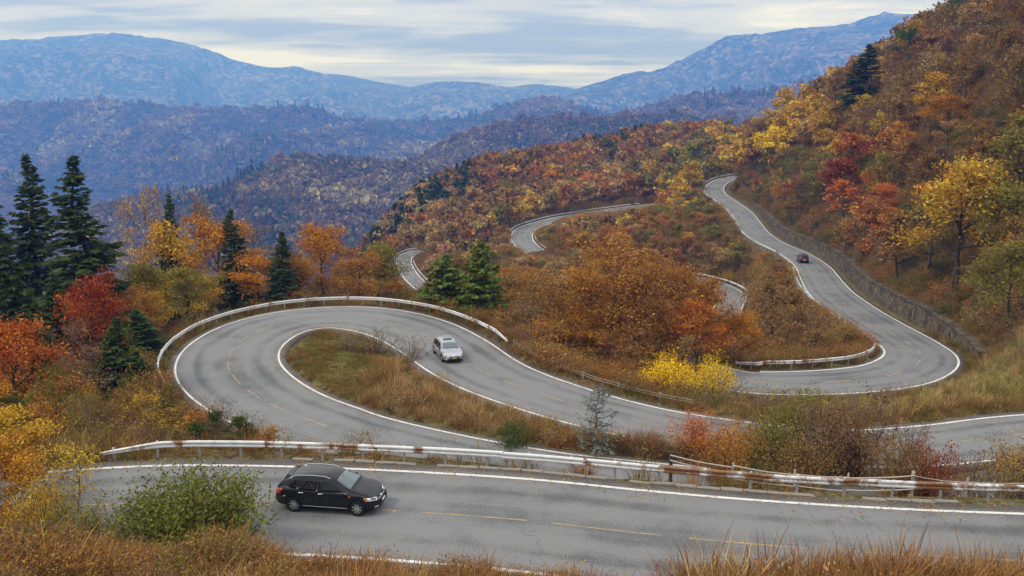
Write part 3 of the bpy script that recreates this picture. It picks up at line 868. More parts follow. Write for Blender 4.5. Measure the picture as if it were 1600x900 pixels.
# broken concrete gutter stones along the outer edge of the near road
M_KERB = simple('chipped_concrete', (0.23, 0.215, 0.19), 0.9, 0, 0.15, 0.5, 3.0)
kerb_path = along('near', 0.10, (455, 713), (1900, 800))
LK = arc(kerb_path); rk = random.Random(12)
kroot = thing('gutter_kerb', 'row of chipped concrete gutter stones below the near guardrail', 'kerb', tuple(kerb_path[0]))
ko = kerb_path[0]; s = 0.0
kme = []
for i in range(4):
    v, f = boxv(-0.48, 0.48, -0.12, 0.12, -0.2, 0.07)
    v = [(x + rk.uniform(-.03, .03), y + rk.uniform(-.02, .02), z + (rk.uniform(-.035, .01) if z > 0 else 0)) for x, y, z in v]
    me = mesh_np('kerb_stone', v, f); me.materials.append(M_KERB); kme.append(me)
while s < LK[-1] - 1:
    if rk.random() < 0.72:
        p = np.array([np.interp(s + .5, LK, kerb_path[:, k]) for k in range(3)]); q = np.array([np.interp(s + .6, LK, kerb_path[:, k]) for k in range(3)])
        o = link('kerb_stone', kme[rk.randrange(4)], None, kroot, tuple(p - ko + np.array((0, rk.uniform(-.03, .03), rk.uniform(-.03, 0.01)))))
        o.rotation_euler = (rk.uniform(-.05, .05), rk.uniform(-.03, .03), math.atan2(q[1] - p[1], q[0] - p[0]) + rk.uniform(-.02, .02))
    s += 1.0
# ------------------------------------------------------------------ cars: x forward, y left, z up
def car_paint(name, col, metal, rough):
    m, nt, out = material(name); g = G(nt); co = g.coord()
    dust = g.ramp(g.noise(2.2, 5, 0.65, co), [(0.5, 0.0), (0.9, 0.10)])
    c = g.mix(dust, col, (0.20, 0.18, 0.16))
    nt.links.new(g.bsdf(c, g.math('ADD', rough, g.math('MULTIPLY', dust, 0.5)), metal, 0.3, coat=0.10), out.inputs[0])
    return m
def plain(name, col, rough=0.4, metal=0.0, spec=0.5, coat=0.0):
    m, nt, out = material(name); g = G(nt)
    c = g.mix(g.noise(12, 3), tuple(x * .9 for x in col), tuple(min(1, x * 1.08) for x in col))
    nt.links.new(g.bsdf(c, rough, metal, spec, coat=coat), out.inputs[0])
    return m
M_BLACKCAR = car_paint('black_car_paint', (0.011, 0.012, 0.015), 0.0, 0.12)
M_SILVER = car_paint('silver_car_paint', (0.40, 0.42, 0.46), 0.65, 0.26)
M_DARKRED = car_paint('dark_car_paint', (0.060, 0.018, 0.020), 0.2, 0.2)
M_GLASS = plain('dark_side_glass', (0.003, 0.0035, 0.004), 0.04, 0, 0.35)
M_WIND = plain('windscreen_glass', (0.055, 0.095, 0.115), 0.05, 0, 0.7, 0.5)
M_TYRE = plain('tyre_rubber', (0.018, 0.018, 0.018), 0.85, 0, 0.2)
M_RIM = plain('alloy_rim', (0.55, 0.55, 0.56), 0.3, 0.7)
M_TRIM = plain('black_trim', (0.012, 0.012, 0.012), 0.55)
M_CHROME = plain('chrome_trim', (0.62, 0.62, 0.63), 0.22, 0.8)
M_LAMP = plain('headlamp_lens', (0.62, 0.64, 0.66), 0.12, 0.1, 0.8, 0.6)
M_TAIL = plain('red_lamp_lens', (0.42, 0.012, 0.012), 0.15, 0, 0.7, 0.6)
M_AMBER = plain('amber_lamp_lens', (0.60, 0.16, 0.02), 0.2, 0, 0.6)
M_PLATE = plain('number_plate', (0.72, 0.72, 0.70), 0.5)
M_PLATEY = plain('yellow_number_plate', (0.62, 0.45, 0.08), 0.5)

def car_shell(top, sh, W, L=4.35, wr=0.62, zb=0.23):
    """closed lofted body; top, sh, W: profile points (x, value) for roofline, shoulder height and half width"""
    xs = np.concatenate([[-L / 2, -L / 2 + .02, -L / 2 + .07], np.linspace(-L / 2 + .15, L / 2 - .15, 40), [L / 2 - .07, L / 2 - .02, L / 2]])
    def it(pts, x): return np.interp(x, [p[0] for p in pts], [p[1] for p in pts])
    def sm(pts):
        fine = np.linspace(-L / 2, L / 2, 240); v = it(pts, fine)
        for _ in range(5): v[1:-1] = .25 * v[:-2] + .5 * v[1:-1] + .25 * v[2:]
        return lambda x: np.interp(x, fine, v)
    ft, fs, fw = sm(top), sm(sh), sm(W)
    rings = []
    for x in xs:
        zt, zs, w = float(ft(x)), float(fs(x)), float(fw(x))
        zs = min(zs, zt - 0.02)
        e = min(1.0, (L / 2 - abs(x)) / 0.30)
        b = zb + (1 - e) * 0.10
        gh = (zt - zs); k = min(1, gh / 0.40)                       # how much cabin stands above the shoulder
        we = wr * k + w * 0.90 * (1 - k)
        half = [(0.0, b), (w * .55, b), (w * .86, b + .01), (w * .965, b + .07), (w * .99, b + .18), (w, 0.45 * (b + zs) + .05), (w * .995, zs - .16), (w * .985, zs - .05), (w * .955, zs),
                (w * .93 * (1 - k) + (w * .90) * k, zs + gh * .12), (0.45 * w * .9 + .55 * we, zs + gh * .55), (we * 1.03, zs + gh * .84), (we * .95, zs + gh * .95), (we * .68, zs + gh * .99), (we * .34, zt), (0.0, zt + .004)]
        rings.append([(x, y, z) for y, z in half] + [(x, -y, z) for y, z in half[-2:0:-1]])
    n = len(rings[0]); V = [p for r in rings for p in r]
    Fc = [(i * n + j, (i + 1) * n + j, (i + 1) * n + (j + 1) % n, i * n + (j + 1) % n) for i in range(len(rings) - 1) for j in range(n)]
    Fc += [tuple(range(n)), tuple((len(rings) - 1) * n + j for j in reversed(range(n)))]
    return V, Fc
def bake(obj):
    dg = bpy.context.evaluated_depsgraph_get()
    me = bpy.data.meshes.new_from_object(obj.evaluated_get(dg))
    return me
def cut_wheels(V, Fc, xw, r, track):
    body = link('body_tmp', mesh_np('body', V, Fc, True))
    bm = bmesh.new(); bm.from_mesh(body.data); bmesh.ops.recalc_face_normals(bm, faces=bm.faces); bm.to_mesh(body.data); bm.free()
    parts = []
    for x in xw:
        for s in (-1, 1):
            v, f = cyl(r, r, -.25, .25, 28)
            parts.append(([(px + x, pz + s * track, py + .325) for px, py, pz in v], f))
    cv, cf = merge(parts)
    cut = link('cut_tmp', mesh_np('cut', cv, cf))
    bm = bmesh.new(); bm.from_mesh(cut.data); bmesh.ops.recalc_face_normals(bm, faces=bm.faces); bm.to_mesh(cut.data); bm.free()
    md = body.modifiers.new('b', 'BOOLEAN'); md.object = cut; md.operation = 'DIFFERENCE'; md.solver = 'EXACT'
    me = bake(body)
    me.name = 'body'
    bpy.data.objects.remove(body); bpy.data.objects.remove(cut)
    return me
def car(name, label, loc, rz, paint, scale=1.0, style='wagon', far=False, tilt=(0, 0)):
    L = 4.35
    if style == 'wagon':
        top = [(-2.175, .60), (-2.13, .86), (-2.05, .99), (-1.88, 1.20), (-1.68, 1.36), (-1.4, 1.445), (-1.0, 1.495), (-.5, 1.515), (0.0, 1.495), (.36, 1.42), (1.08, 1.03), (1.25, .985), (1.65, .90), (1.95, .76), (2.11, .60), (2.175, .48)]
        sh = [(-2.175, .56), (-2.1, .84), (-1.9, .98), (-1.2, .965), (0, .93), (1.0, .91), (1.55, .84), (1.95, .69), (2.175, .46)]
    elif style == 'hatch':
        top = [(-2.175, .62), (-2.12, .86), (-2.02, .99), (-1.72, 1.24), (-1.45, 1.38), (-1.1, 1.42), (-.4, 1.45), (0.15, 1.42), (.42, 1.35), (1.10, 1.00), (1.28, .95), (1.8, .86), (2.05, .74), (2.13, .62), (2.175, .52)]
        sh = [(-2.175, .58), (-2.1, .82), (-1.9, .95), (-1.2, .93), (0, .90), (1.0, .89), (1.6, .82), (2.0, .70), (2.175, .50)]
    else:
        top = [(-2.175, .66), (-2.13, .95), (-2.07, 1.08), (-1.92, 1.36), (-1.78, 1.56), (-1.4, 1.63), (-.5, 1.66), (0.1, 1.63), (.42, 1.55), (1.0, 1.14), (1.2, 1.08), (1.75, 1.0), (2.02, .88), (2.13, .70), (2.175, .58)]
        sh = [(-2.175, .62), (-2.1, .92), (-1.9, 1.06), (-1.2, 1.04), (0, 1.0), (1.0, .99), (1.6, .93), (2.0, .80), (2.175, .55)]
    W = [(-2.175, .66), (-2.1, .78), (-1.9, .855), (-1.2, .895), (0, .90), (1.0, .89), (1.6, .86), (1.95, .78), (2.1, .66), (2.175, .52)]
    V, Fc = car_shell(top, sh, W, wr=.60)
    bv = BVHTree.FromPolygons([Vector(p) for p in V], Fc)
    me = cut_wheels(V, Fc, (-1.32, 1.33), .365, .82)
    me.polygons.foreach_set('use_smooth', np.ones(len(me.polygons), bool))
    me.materials.append(paint)
    try: me.set_sharp_from_angle(angle=R(38))
    except Exception: pass
    root = thing(name, label, 'car', loc, rz)
    root.rotation_euler[0], root.rotation_euler[1] = tilt
    root.scale = (scale,) * 3
    body = link('body', me, None, root)
    zo = max(p[1] for p in top) - 1.555                              # taller or lower cabin than the wagon
    def panel(nm, corners, d, mat, parent=root, lift=.012, nu=8, nv=6, start=2.0):
        """patch lying on the bodywork: corner points pushed along d until they meet it"""
        c = [Vector(p) for p in corners]; d = Vector(d).normalized()
        vs, ok = [], True
        for i in range(nu + 1):
            for j in range(nv + 1):
                u, w = i / nu, j / nv
                p = (c[0] * (1 - u) + c[1] * u) * (1 - w) + (c[3] * (1 - u) + c[2] * u) * w
                h, n_, _, _ = bv.ray_cast(p - d * start, d)
                if h is None: h = p; n_ = -d
                if n_.dot(d) > 0: n_ = -n_
                vs.append((h + n_ * lift, n_))
        id_ = lambda i, j: i * (nv + 1) + j
        nvv = len(vs)
        VV = [tuple(a) for a, b in vs] + [tuple(a - b * (lift + .012)) for a, b in vs]
        FF = [(id_(i, j), id_(i + 1, j), id_(i + 1, j + 1), id_(i, j + 1)) for i in range(nu) for j in range(nv)]
        rim = [id_(i, 0) for i in range(nu)] + [id_(nu, j) for j in range(nv)] + [id_(i, nv) for i in range(nu, 0, -1)] + [id_(0, j) for j in range(nv, 0, -1)]
        for a, b in zip(rim, rim[1:] + rim[:1]): FF.append((b, a, a + nvv, b + nvv))
        m_ = mesh_np(nm, VV, FF, True)
        bm = bmesh.new(); bm.from_mesh(m_); bmesh.ops.recalc_face_normals(bm, faces=bm.faces); bm.to_mesh(m_); bm.free()
        return link(nm, m_, mat, parent)
    zt = zo
    for s in (-1, 1):
        d = (0, -s, 0); Y = s * .9
        def P(x, z): return (x, Y, z)
        panel('window', [P(.92, .985 + zt), P(-.30, .985 + zt), P(-.28, 1.405 + zt), (.20, Y, 1.385 + zt)], d, M_GLASS)
        panel('window', [P(-.37, .99 + zt), P(-1.13, 1.01 + zt), P(-1.06, 1.40 + zt), P(-.35, 1.41 + zt)], d, M_GLASS)
        panel('quarter_window', [P(-1.20, 1.02 + zt), P(-1.66, 1.10 + zt), P(-1.42, 1.36 + zt), P(-1.13, 1.39 + zt)], d, M_GLASS)
        if not far:
            for x in (-.335, -1.17, .96):
                panel('door_gap', [P(x - .007, .34), P(x + .007, .34), P(x + .007, .94), P(x - .007, .94)], d, M_TRIM, lift=.002, nu=1, nv=8)
            panel('door_gap', [P(-1.0, .335), P(.95, .335), P(.95, .35), P(-1.0, .35)], d, M_TRIM, lift=.002, nu=10, nv=1)
            panel('sill_trim', [P(-.95, .265), P(.95, .265), P(.95, .315), P(-.95, .315)], d, M_TRIM if paint is not M_BLACKCAR else M_CHROME, lift=.012, nu=10, nv=1)
            panel('window_trim', [P(-1.66, 1.066 + zt * .9), P(.92, .962 + zt * .9), P(.92, .978 + zt * .9), P(-1.66, 1.082 + zt * .9)], d, M_CHROME if paint is not M_SILVER else M_TRIM, lift=.008, nu=14, nv=1)
            for x in (-.16, -.98):
                h = panel('door_handle', [P(x - .10, .855), P(x + .10, .855), P(x + .10, .885), P(x - .10, .885)], d, M_CHROME if paint is M_BLACKCAR else paint, lift=.03, nu=4, nv=1)
            panel('indicator', [P(1.0, .80), P(1.09, .80), P(1.09, .835), P(1.0, .835)], d, M_AMBER, lift=.01, nu=2, nv=2)
        # lamps wrap round the corners
        hd = Vector((-.72, -s * .62, -.22))
        hl = panel('headlight', [(1.62, s * .86, .80 + zt * .6), (2.10, s * .46, .735 + zt * .6), (2.12, s * .47, .625 + zt * .6), (1.74, s * .88, .68 + zt * .6)], hd, M_LAMP, lift=.010)
        if not far:
            panel('lamp_reflector', [(1.86, s * .72, .73), (2.03, s * .57, .71), (2.03, s * .58, .66), (1.90, s * .74, .675)], hd, M_TRIM, hl, lift=.016, nu=4, nv=3)
            panel('indicator_lens', [(1.62, s * .86, .775), (1.75, s * .80, .77), (1.78, s * .83, .69), (1.72, s * .88, .69)], hd, M_AMBER, hl, lift=.014, nu=3, nv=3)
            panel('fog_lamp', [(1.98, s * .66, .41), (2.08, s * .52, .41), (2.08, s * .52, .35), (1.98, s * .66, .35)], (-.8, -s * .6, 0), M_LAMP, lift=.01, nu=3, nv=3)
        td = Vector((.70, -s * .70, -.05))
        panel('tail_light', [(-1.80, s * .90, .99 + zt * .7), (-2.14, s * .56, .96 + zt * .7), (-2.16, s * .56, .76 + zt * .7), (-1.92, s * .90, .80 + zt * .7)], td, M_TAIL, lift=.012)
        # mirror: shaped housing on a short arm
        v, f = merge([cyl(.10, .115, -.10, 0.0, 10), cyl(.115, .05, 0.0, .07, 10)])
        v = [(.74 + z * .9, s * (.995 + y * .95), 1.01 + zt + x * .75) for x, y, z in v]
        v2, f2 = boxv(.66, .74, s * .84 if s > 0 else s * .95, s * .95 if s > 0 else s * .84, .945 + zt, .985 + zt)
        mr = link('wing_mirror', mesh_np('wing_mirror', *merge([(v, f), (v2, f2)]), True), paint, root)
        # roof rail
        if style != 'hatch':
            pts = []
            for x in np.linspace(-1.45, .18, 9):
                h, n_, _, _ = bv.ray_cast(Vector((x, s * .585, 3)), Vector((0, 0, -1)))
                e = min(1, (1 - abs((x + .635) / .815)) * 6)
                pts.append((x, s * .585, (h.z if h else 1.45) + .045 * e))
            link('roof_rail', mesh_np('roof_rail', *tube(pts, .013, 6)), M_CHROME if style == 'wagon' else M_TRIM, root)
    zc_ = zt
    ws = panel('windscreen', [(1.06, .70, 1.2), (1.06, -.70, 1.2), (.46, -.545, 1.5), (.46, .545, 1.5)], (0, 0, -1), M_WIND, nu=12, nv=8)
    if not far:
        panel('wiper', [(1.10, .62, 1.2), (1.07, -.55, 1.2), (1.045, -.55, 1.2), (1.075, .62, 1.2)], (0, 0, -1), M_TRIM, ws, lift=.018, nu=10, nv=1)
        panel('mirror_mount', [(.55, .07, 1.5), (.55, -.07, 1.5), (.50, -.07, 1.5), (.50, .07, 1.5)], (0, 0, -1), M_TRIM, ws, lift=.012, nu=2, nv=2)
        panel('bonnet_gap', [(1.14, .76, 1.2), (1.14, -.76, 1.2), (1.128, -.76, 1.2), (1.128, .76, 1.2)], (0, 0, -1), M_TRIM, lift=.002, nu=10, nv=1)
    rw_ = panel('rear_window', [(-2.2, .66, 1.02 + zt), (-2.2, -.66, 1.02 + zt), (-2.2, -.54, 1.36 + zt), (-2.2, .54, 1.36 + zt)], (1, 0, -.18), M_GLASS, nu=10, nv=5)
    # spoiler lip over the tailgate, following the roof
    def roof(x, y):
        h, n_, _, _ = bv.ray_cast(Vector((x, y, 3)), Vector((0, 0, -1)))
        return h.z if h else 1.3
    xr = -1.62 if style != 'hatch' else -1.42
    sv, sf = [], []
    for dx_, dz_, w in ((.12, .006, .56), (0, .018, .56), (-.13, .012, .55), (-.16, -.012, .54), (-.06, -.05, .54), (.12, -.03, .55)):
        for y in (-1, -.5, 0, .5, 1):
            zr = roof(xr, y * w * .97) + (roof(xr + .12, y * w * .97) - roof(xr, y * w * .97)) * (dx_ / .12 if dx_ > 0 else dx_ / .30)
            sv.append((xr + dx_, y * w, zr + dz_))
    sf = [(i * 5 + j, ((i + 1) % 6) * 5 + j, ((i + 1) % 6) * 5 + j + 1, i * 5 + j + 1) for i in range(6) for j in range(4)] + [tuple(i * 5 for i in range(6)), tuple(i * 5 + 4 for i in reversed(range(6)))]
    link('spoiler', mesh_np('spoiler', sv, sf, True), paint, root)
    fx_ = (-1, 0, 0)
    gr_ = panel('grille', [(2.2, .42, .66 + zt * .4), (2.2, -.42, .66 + zt * .4), (2.2, -.36, .53), (2.2, .36, .53)], fx_, M_TRIM, lift=.012)
    if not far:
        panel('grille_bar', [(2.2, .38, .605), (2.2, -.38, .605), (2.2, -.38, .585), (2.2, .38, .585)], fx_, M_CHROME, gr_, lift=.022, nu=8, nv=1)
        panel('emblem', [(2.2, .06, .64), (2.2, -.06, .64), (2.2, -.06, .57), (2.2, .06, .57)], fx_, M_CHROME, gr_, lift=.03, nu=2, nv=2)
    panel('air_intake', [(2.2, .50, .42), (2.2, -.50, .42), (2.2, -.44, .31), (2.2, .44, .31)], fx_, M_TRIM, lift=.012)
    panel('number_plate', [(2.2, .17, .495), (2.2, -.17, .495), (2.2, -.17, .415), (2.2, .17, .415)], fx_, M_PLATEY if paint is M_SILVER else M_PLATE, lift=.03, nu=4, nv=2)
    panel('rear_plate', [(-2.2, .24, .72), (-2.2, -.24, .72), (-2.2, -.24, .61), (-2.2, .24, .61)], (1, 0, 0), M_PLATE, lift=.02, nu=4, nv=2)
    panel('rear_bumper_trim', [(-2.2, .60, .42), (-2.2, -.60, .42), (-2.2, -.55, .33), (-2.2, .55, .33)], (1, 0, 0), M_TRIM, lift=.012)
    if style == 'hatch':
        panel('sunroof', [(.10, .36, 1.6), (.10, -.36, 1.6), (-.34, -.36, 1.6), (-.34, .36, 1.6)], (0, 0, -1), M_GLASS, nu=4, nv=4)
    # underside so that no daylight shows through the arches
    link('underbody', mesh_np('underbody', *boxv(-1.9, 1.9, -.58, .58, .17, .60)), M_TRIM, root)
    # wheels
    tv, tf = [], []
    prof = [(.205, -.10), (.29, -.105), (.318, -.085), (.325, -.05), (.325, .05), (.318, .085), (.29, .105), (.205, .10)]
    n = 32
    for r, y in prof:
        for k in range(n): tv.append((r * math.cos(2 * math.pi * k / n), y, r * math.sin(2 * math.pi * k / n)))
    tf = [(i * n + k, i * n + (k + 1) % n, ((i + 1) % 8) * n + (k + 1) % n, ((i + 1) % 8) * n + k) for i in range(8) for k in range(n)]
    tyre_me = mesh_np('tyre', tv, tf, True); tyre_me.materials.append(M_TYRE)
    rp = []
    for k in range(8):
        a = 2 * math.pi * k / 8
        bx_ = boxv(.03, .215, -.016, .016, .055, .085) if k % 2 == 0 or style != 'x' else boxv(.03, .215, -.012, .012, .05, .08)
        v = [(x * math.cos(a) - y * (1 + .9 * (x > .1)) * math.sin(a), -z, x * math.sin(a) + y * (1 + .9 * (x > .1)) * math.cos(a)) for x, y, z in bx_[0]]
        rp.append((v, bx_[1]))
    v, f = cyl(.05, .04, .05, .095, 12); rp.append(([(x, -z, y) for x, y, z in v], f))
    lip = []
    for r, y in ((.222, -.098), (.205, -.092), (.205, -.03), (.215, -.03)):
        for k in range(n): lip.append((r * math.cos(2 * math.pi * k / n), y, r * math.sin(2 * math.pi * k / n)))
    rp.append((lip, [(i * n + k, i * n + (k + 1) % n, (i + 1) * n + (k + 1) % n, (i + 1) * n + k) for i in range(3) for k in range(n)]))
    rim_me = mesh_np('rim', *merge(rp)); rim_me.materials.append(M_RIM)
    v, f = cyl(.204, .204, -.02, .03, 24); disc_me = mesh_np('brake_disc', [(x, -z, y) for x, y, z in v], f); disc_me.materials.append(M_TRIM)
    for x in (-1.32, 1.33):
        for s in (-1, 1):
            w = bpy.data.objects.new('wheel', tyre_me); COL.objects.link(w); w.parent = root
            w.location = (x, s * .775, .325); w.rotation_euler = (0, rv0.uniform(0, 1), 0 if s < 0 else math.pi)
            for nm, m_ in (('rim', rim_me), ('brake_disc', disc_me)):
                c = bpy.data.objects.new(nm, m_); COL.objects.link(c); c.parent = w
    return root
rv0 = random.Random(3)
def on_road(p, key):
    P = ROADS[key][0]; i = int(np.argmin(((P[:, :2] - p[:2]) ** 2).sum(1))); return P[i, 2]
def car_from_wheels(rear, front, z, side=-1, track=.775, base=2.65):
    a, b = at_z(*rear, z), at_z(*front, z)
    d = (b - a)[:2]; ang = math.atan2(d[1], d[0]); ln = np.linalg.norm(d)
    mid = (a + b) / 2
    left = np.array((-math.sin(ang), math.cos(ang)))
    c = mid[:2] - side * left * track
    return (c[0], c[1], z + 0.005), ang, ln / base
loc, ang, k = car_from_wheels((461, 798), (559, 805), 0.0)
car('wagon_car', 'black wagon with roof rails driving right on the near road', loc, ang, M_BLACKCAR, k, 'wagon')
loc, ang, k = car_from_wheels((677, 549), (694, 568), -4.0)
car('hatchback_car', 'silver hatchback with sunroof coming round the loop', loc, ang, M_SILVER, min(1.0, max(.9, k)), 'hatch')
i = int(np.argmin(np.abs(upx[1] - 410) + (np.arange(len(RUP)) < _hair) * 1e4))
tg = RUP[i + 2] - RUP[i - 2]; nl = normals2(RUP)[i]
p = RUP[i] + np.array((nl[0] * .9, nl[1] * .9, .006))
car('utility_car', 'dark distant car with red tail lights climbing beside the wall', tuple(p), math.atan2(tg[1], tg[0]), M_DARKRED, 1.0, 'suv', True, (0, -math.atan2(tg[2], math.hypot(tg[0], tg[1]))))
# ------------------------------------------------------------------ vegetation: meshes
def leaf_mat(name, trans=0.28, vlo=0.5, vhi=1.15):
    m, nt, out = material(name); g = G(nt)
    tint = g.attr('tint', 'INSTANCER', 'Color')
    lv = g.n('ShaderNodeAttribute', attribute_type='GEOMETRY', attribute_name='lv')
    sp = g.n('ShaderNodeSeparateColor'); nt.links.new(lv.outputs['Color'], sp.inputs[0])
    h = g.n('ShaderNodeHueSaturation')
    hue = g.math('ADD', 0.5, g.math('ADD', g.math('MULTIPLY', g.math('SUBTRACT', sp.outputs[0], 0.5), 0.034), g.math('MULTIPLY', g.math('SUBTRACT', sp.outputs[1], 0.5), 0.034)))
    val = g.math('ADD', vlo, g.math('ADD', g.math('MULTIPLY', sp.outputs[0], (vhi - vlo) * .65), g.math('MULTIPLY', sp.outputs[1], (vhi - vlo) * .75)))
    nt.links.new(hue, h.inputs['Hue']); nt.links.new(val, h.inputs['Value']); nt.links.new(tint, h.inputs['Color'])
    h.inputs['Saturation'].default_value = 1.0
    d = g.n('ShaderNodeBsdfDiffuse'); t = g.n('ShaderNodeBsdfTranslucent'); mx = g.n('ShaderNodeMixShader')
    nt.links.new(h.outputs[0], d.inputs[0]); nt.links.new(h.outputs[0], t.inputs[0]); mx.inputs[0].default_value = trans
    nt.links.new(d.outputs[0], mx.inputs[1]); nt.links.new(t.outputs[0], mx.inputs[2])
    nt.links.new(mx.outputs[0], out.inputs[0])
    return m
M_LEAF = leaf_mat('autumn_leaves', 0.24, 0.42, 1.20)
M_NEEDLE = leaf_mat('needles', 0.12, 0.45, 1.25)
M_GRASS = leaf_mat('grass_blades', 0.25, 0.55, 1.25)
def bark_mat(name, a, b):
    m, nt, out = material(name); g = G(nt); co = g.coord()
    n = g.noise(5, 5, 0.7, co)
    nt.links.new(g.bsdf(g.ramp(n, [(0.3, a), (0.7, b)]), 0.95, spec=0.1, bump=n, bstr=0.6, bdist=0.03), out.inputs[0])
    return m
M_BARK = bark_mat('bark', (0.030, 0.023, 0.018), (0.095, 0.075, 0.060))
M_GREYBARK = bark_mat('grey_bark', (0.075, 0.065, 0.058), (0.19, 0.165, 0.145))

def tubes_np(branches, n=5):
    V, Fc = [], []; b0 = 0
    for pts, rr in branches:
        v, f = tube([tuple(p) for p in pts], list(rr), n)
        V += v; Fc += [tuple(i + b0 for i in q) for q in f]; b0 += len(v)
    return V, Fc
def leaves_np(C, cl, size, rg, aspect=0.55, up=0.35, jitter=0.45, axis=None):
    """rhombic leaves at the points C; cl clump number of each"""
    n = len(C)
    a = rg.normal(size=(n, 3)) if axis is None else axis + rg.normal(size=(n, 3)) * 0.25
    a /= np.linalg.norm(a, axis=1)[:, None]
    nr = rg.normal(size=(n, 3)); nr[:, 2] += up * 2
    b = np.cross(nr, a); b /= np.linalg.norm(b, axis=1)[:, None] + 1e-9
    s = (size * (1 + jitter * rg.uniform(-1, 1, n)))[:, None]
    V = np.stack([C - a * s * .5, C + b * s * aspect * .5 - a * s * .05, C + a * s * .5, C - b * s * aspect * .5 - a * s * .05], 1).reshape(-1, 3)
    Fq = np.arange(n * 4).reshape(n, 4)
    lv = np.repeat(np.stack([rg.random(n), cl, np.zeros(n), np.ones(n)], 1), 4, 0)
    return V, Fq, lv
def leaf_mesh(name, V, Fq, lv, mat):
    me = mesh_np(name, V, Fq)
    ca = me.color_attributes.new('lv', 'FLOAT_COLOR', 'POINT')
    ca.data.foreach_set('color', lv.astype(np.float32).ravel())
    me.materials.append(mat)
    return me
def joined(name, wood, crown):
    """one mesh with bark and leaves, for the woods seen as a mass"""
    wv, wf = wood
    V, Fq, lv = crown
    nb = len(wv)
    me = bpy.data.meshes.new(name)
    allv = [tuple(p) for p in wv] + [tuple(p) for p in V.tolist()]
    me.from_pydata(allv, [], list(wf) + [tuple(int(i) + nb for i in q) for q in Fq])
    ca = me.color_attributes.new('lv', 'FLOAT_COLOR', 'POINT')
    buf = np.concatenate([np.ones((nb, 4)) * .5, lv]).astype(np.float32)
    ca.data.foreach_set('color', buf.ravel())
    me.materials.append(M_BARK); me.materials.append(crown_mat_of.get(name.split(':')[0], M_LEAF))
    mi = np.concatenate([np.zeros(len(wf), np.int32), np.ones(len(Fq), np.int32)])
    me.polygons.foreach_set('material_index', mi)
    me.update()
    return me
crown_mat_of = {}

def limb(p, d, L, rg, bend=0.25, n=5, lift=0.25):
    pts = [p]; d = d / np.linalg.norm(d)
    for i in range(n - 1):
        d = d + rg.normal(size=3) * bend * 0.5 + np.array((0, 0, lift / n)); d /= np.linalg.norm(d)
        pts.append(pts[-1] + d * L / (n - 1))
    return np.array(pts)
def decid(seed, H=8.0, Rc=3.0, base=0.22, nl=9, nleaf=4200, size=0.24, clump=0.42, subs=5, twigs=True, bark_r=0.017, n=5, sparse=1.0, flat=0.62):
    rg = np.random.default_rng(seed)
    br = []; anchors = []
    tr = [np.array((0, 0, -0.4))]
    lean = rg.normal(size=2) * 0.05
    for k in range(1, 7):
        z = 0.80 * H * k / 6
        tr.append(np.array((lean[0] * z + rg.normal() * .06 * H / 8, lean[1] * z + rg.normal() * .06 * H / 8, z)))
    tr = np.array(tr); r0 = bark_r * H
    br.append((tr, np.linspace(r0, r0 * 0.22, len(tr)) * np.array([1.35] + [1] * (len(tr) - 1))))
    tz = tr[:, 2]
    for i in range(nl):
        t = base + (0.78 - base) * (i + rg.random() * .6) / nl
        z = t * H
        p = np.array((np.interp(z, tz, tr[:, 0]), np.interp(z, tz, tr[:, 1]), z))
        az = i * 2.39996 + rg.normal() * .35
        u = (t - base) / (0.8 - base)
        el = 0.35 + 0.75 * u + rg.normal() * .12
        L = Rc * (1.12 - 0.55 * u ** 1.6) * rg.uniform(.82, 1.18)
        d = np.array((math.cos(az) * math.cos(el), math.sin(az) * math.cos(el), math.sin(el)))
        lp = limb(p, d, L, rg)
        lr = r0 * 0.5 * (1 - 0.5 * u)
        br.append((lp, np.linspace(lr, lr * .22, len(lp))))
        anchors += [lp[-1], lp[-2], lp[-1]]
        for j in range(subs):
            f = 0.3 + 0.65 * (j + rg.random()) / subs
            q = lp[0] + 0; fi = f * (len(lp) - 1); i0 = int(fi)
            q = lp[i0] + (lp[min(i0 + 1, len(lp) - 1)] - lp[i0]) * (fi - i0)
            dd = (lp[-1] - lp[0]) / L + rg.normal(size=3) * 0.75
            dd[2] += 0.25
            sb = limb(q, dd, L * rg.uniform(.28, .5), rg, 0.35, 4, 0.3)
            br.append((sb, np.linspace(lr * .38, lr * .12, 4)))
            anchors += [sb[-1], sb[-2], sb[-1]]
            if twigs:
                for _ in range(2):
                    tw = limb(sb[2], (sb[-1] - sb[0]) / (L * .4) + rg.normal(size=3) * .8, L * .2, rg, 0.3, 3, .2)
                    br.append((tw, np.linspace(lr * .16, lr * .06, 3))); anchors.append(tw[-1])
    top = tr[-1]
    for _ in range(5):
        lp = limb(top - np.array((0, 0, rg.random() * .08 * H)), np.array((rg.normal() * .5, rg.normal() * .5, 1.0)), 0.2 * H * rg.uniform(.7, 1.1), rg)
        br.append((lp, np.linspace(r0 * .2, r0 * .05, len(lp)))); anchors += [lp[-1], lp[-2], lp[-3]]
    A = np.array(anchors)
    nc = int(len(A) * sparse)
    pick = rg.permutation(len(A))[:nc]
    w = rg.uniform(.35, 1.5, nc); cnt = np.maximum(3, (nleaf * w / w.sum()).astype(int))
    C, cl = [], []
    for a, c in zip(pick, cnt):
        s = clump * rg.uniform(.7, 1.3) * Rc / 3.0
        o = rg.normal(size=(c, 3)) * np.array((s, s, s * flat))
        C.append(A[a] + o); cl.append(np.full(c, rg.random()))
    C = np.vstack(C); cl = np.concatenate(cl)
    C[:, 2] = np.maximum(C[:, 2], 0.25)
    return tubes_np(br, n), leaves_np(C, cl, size, rg)
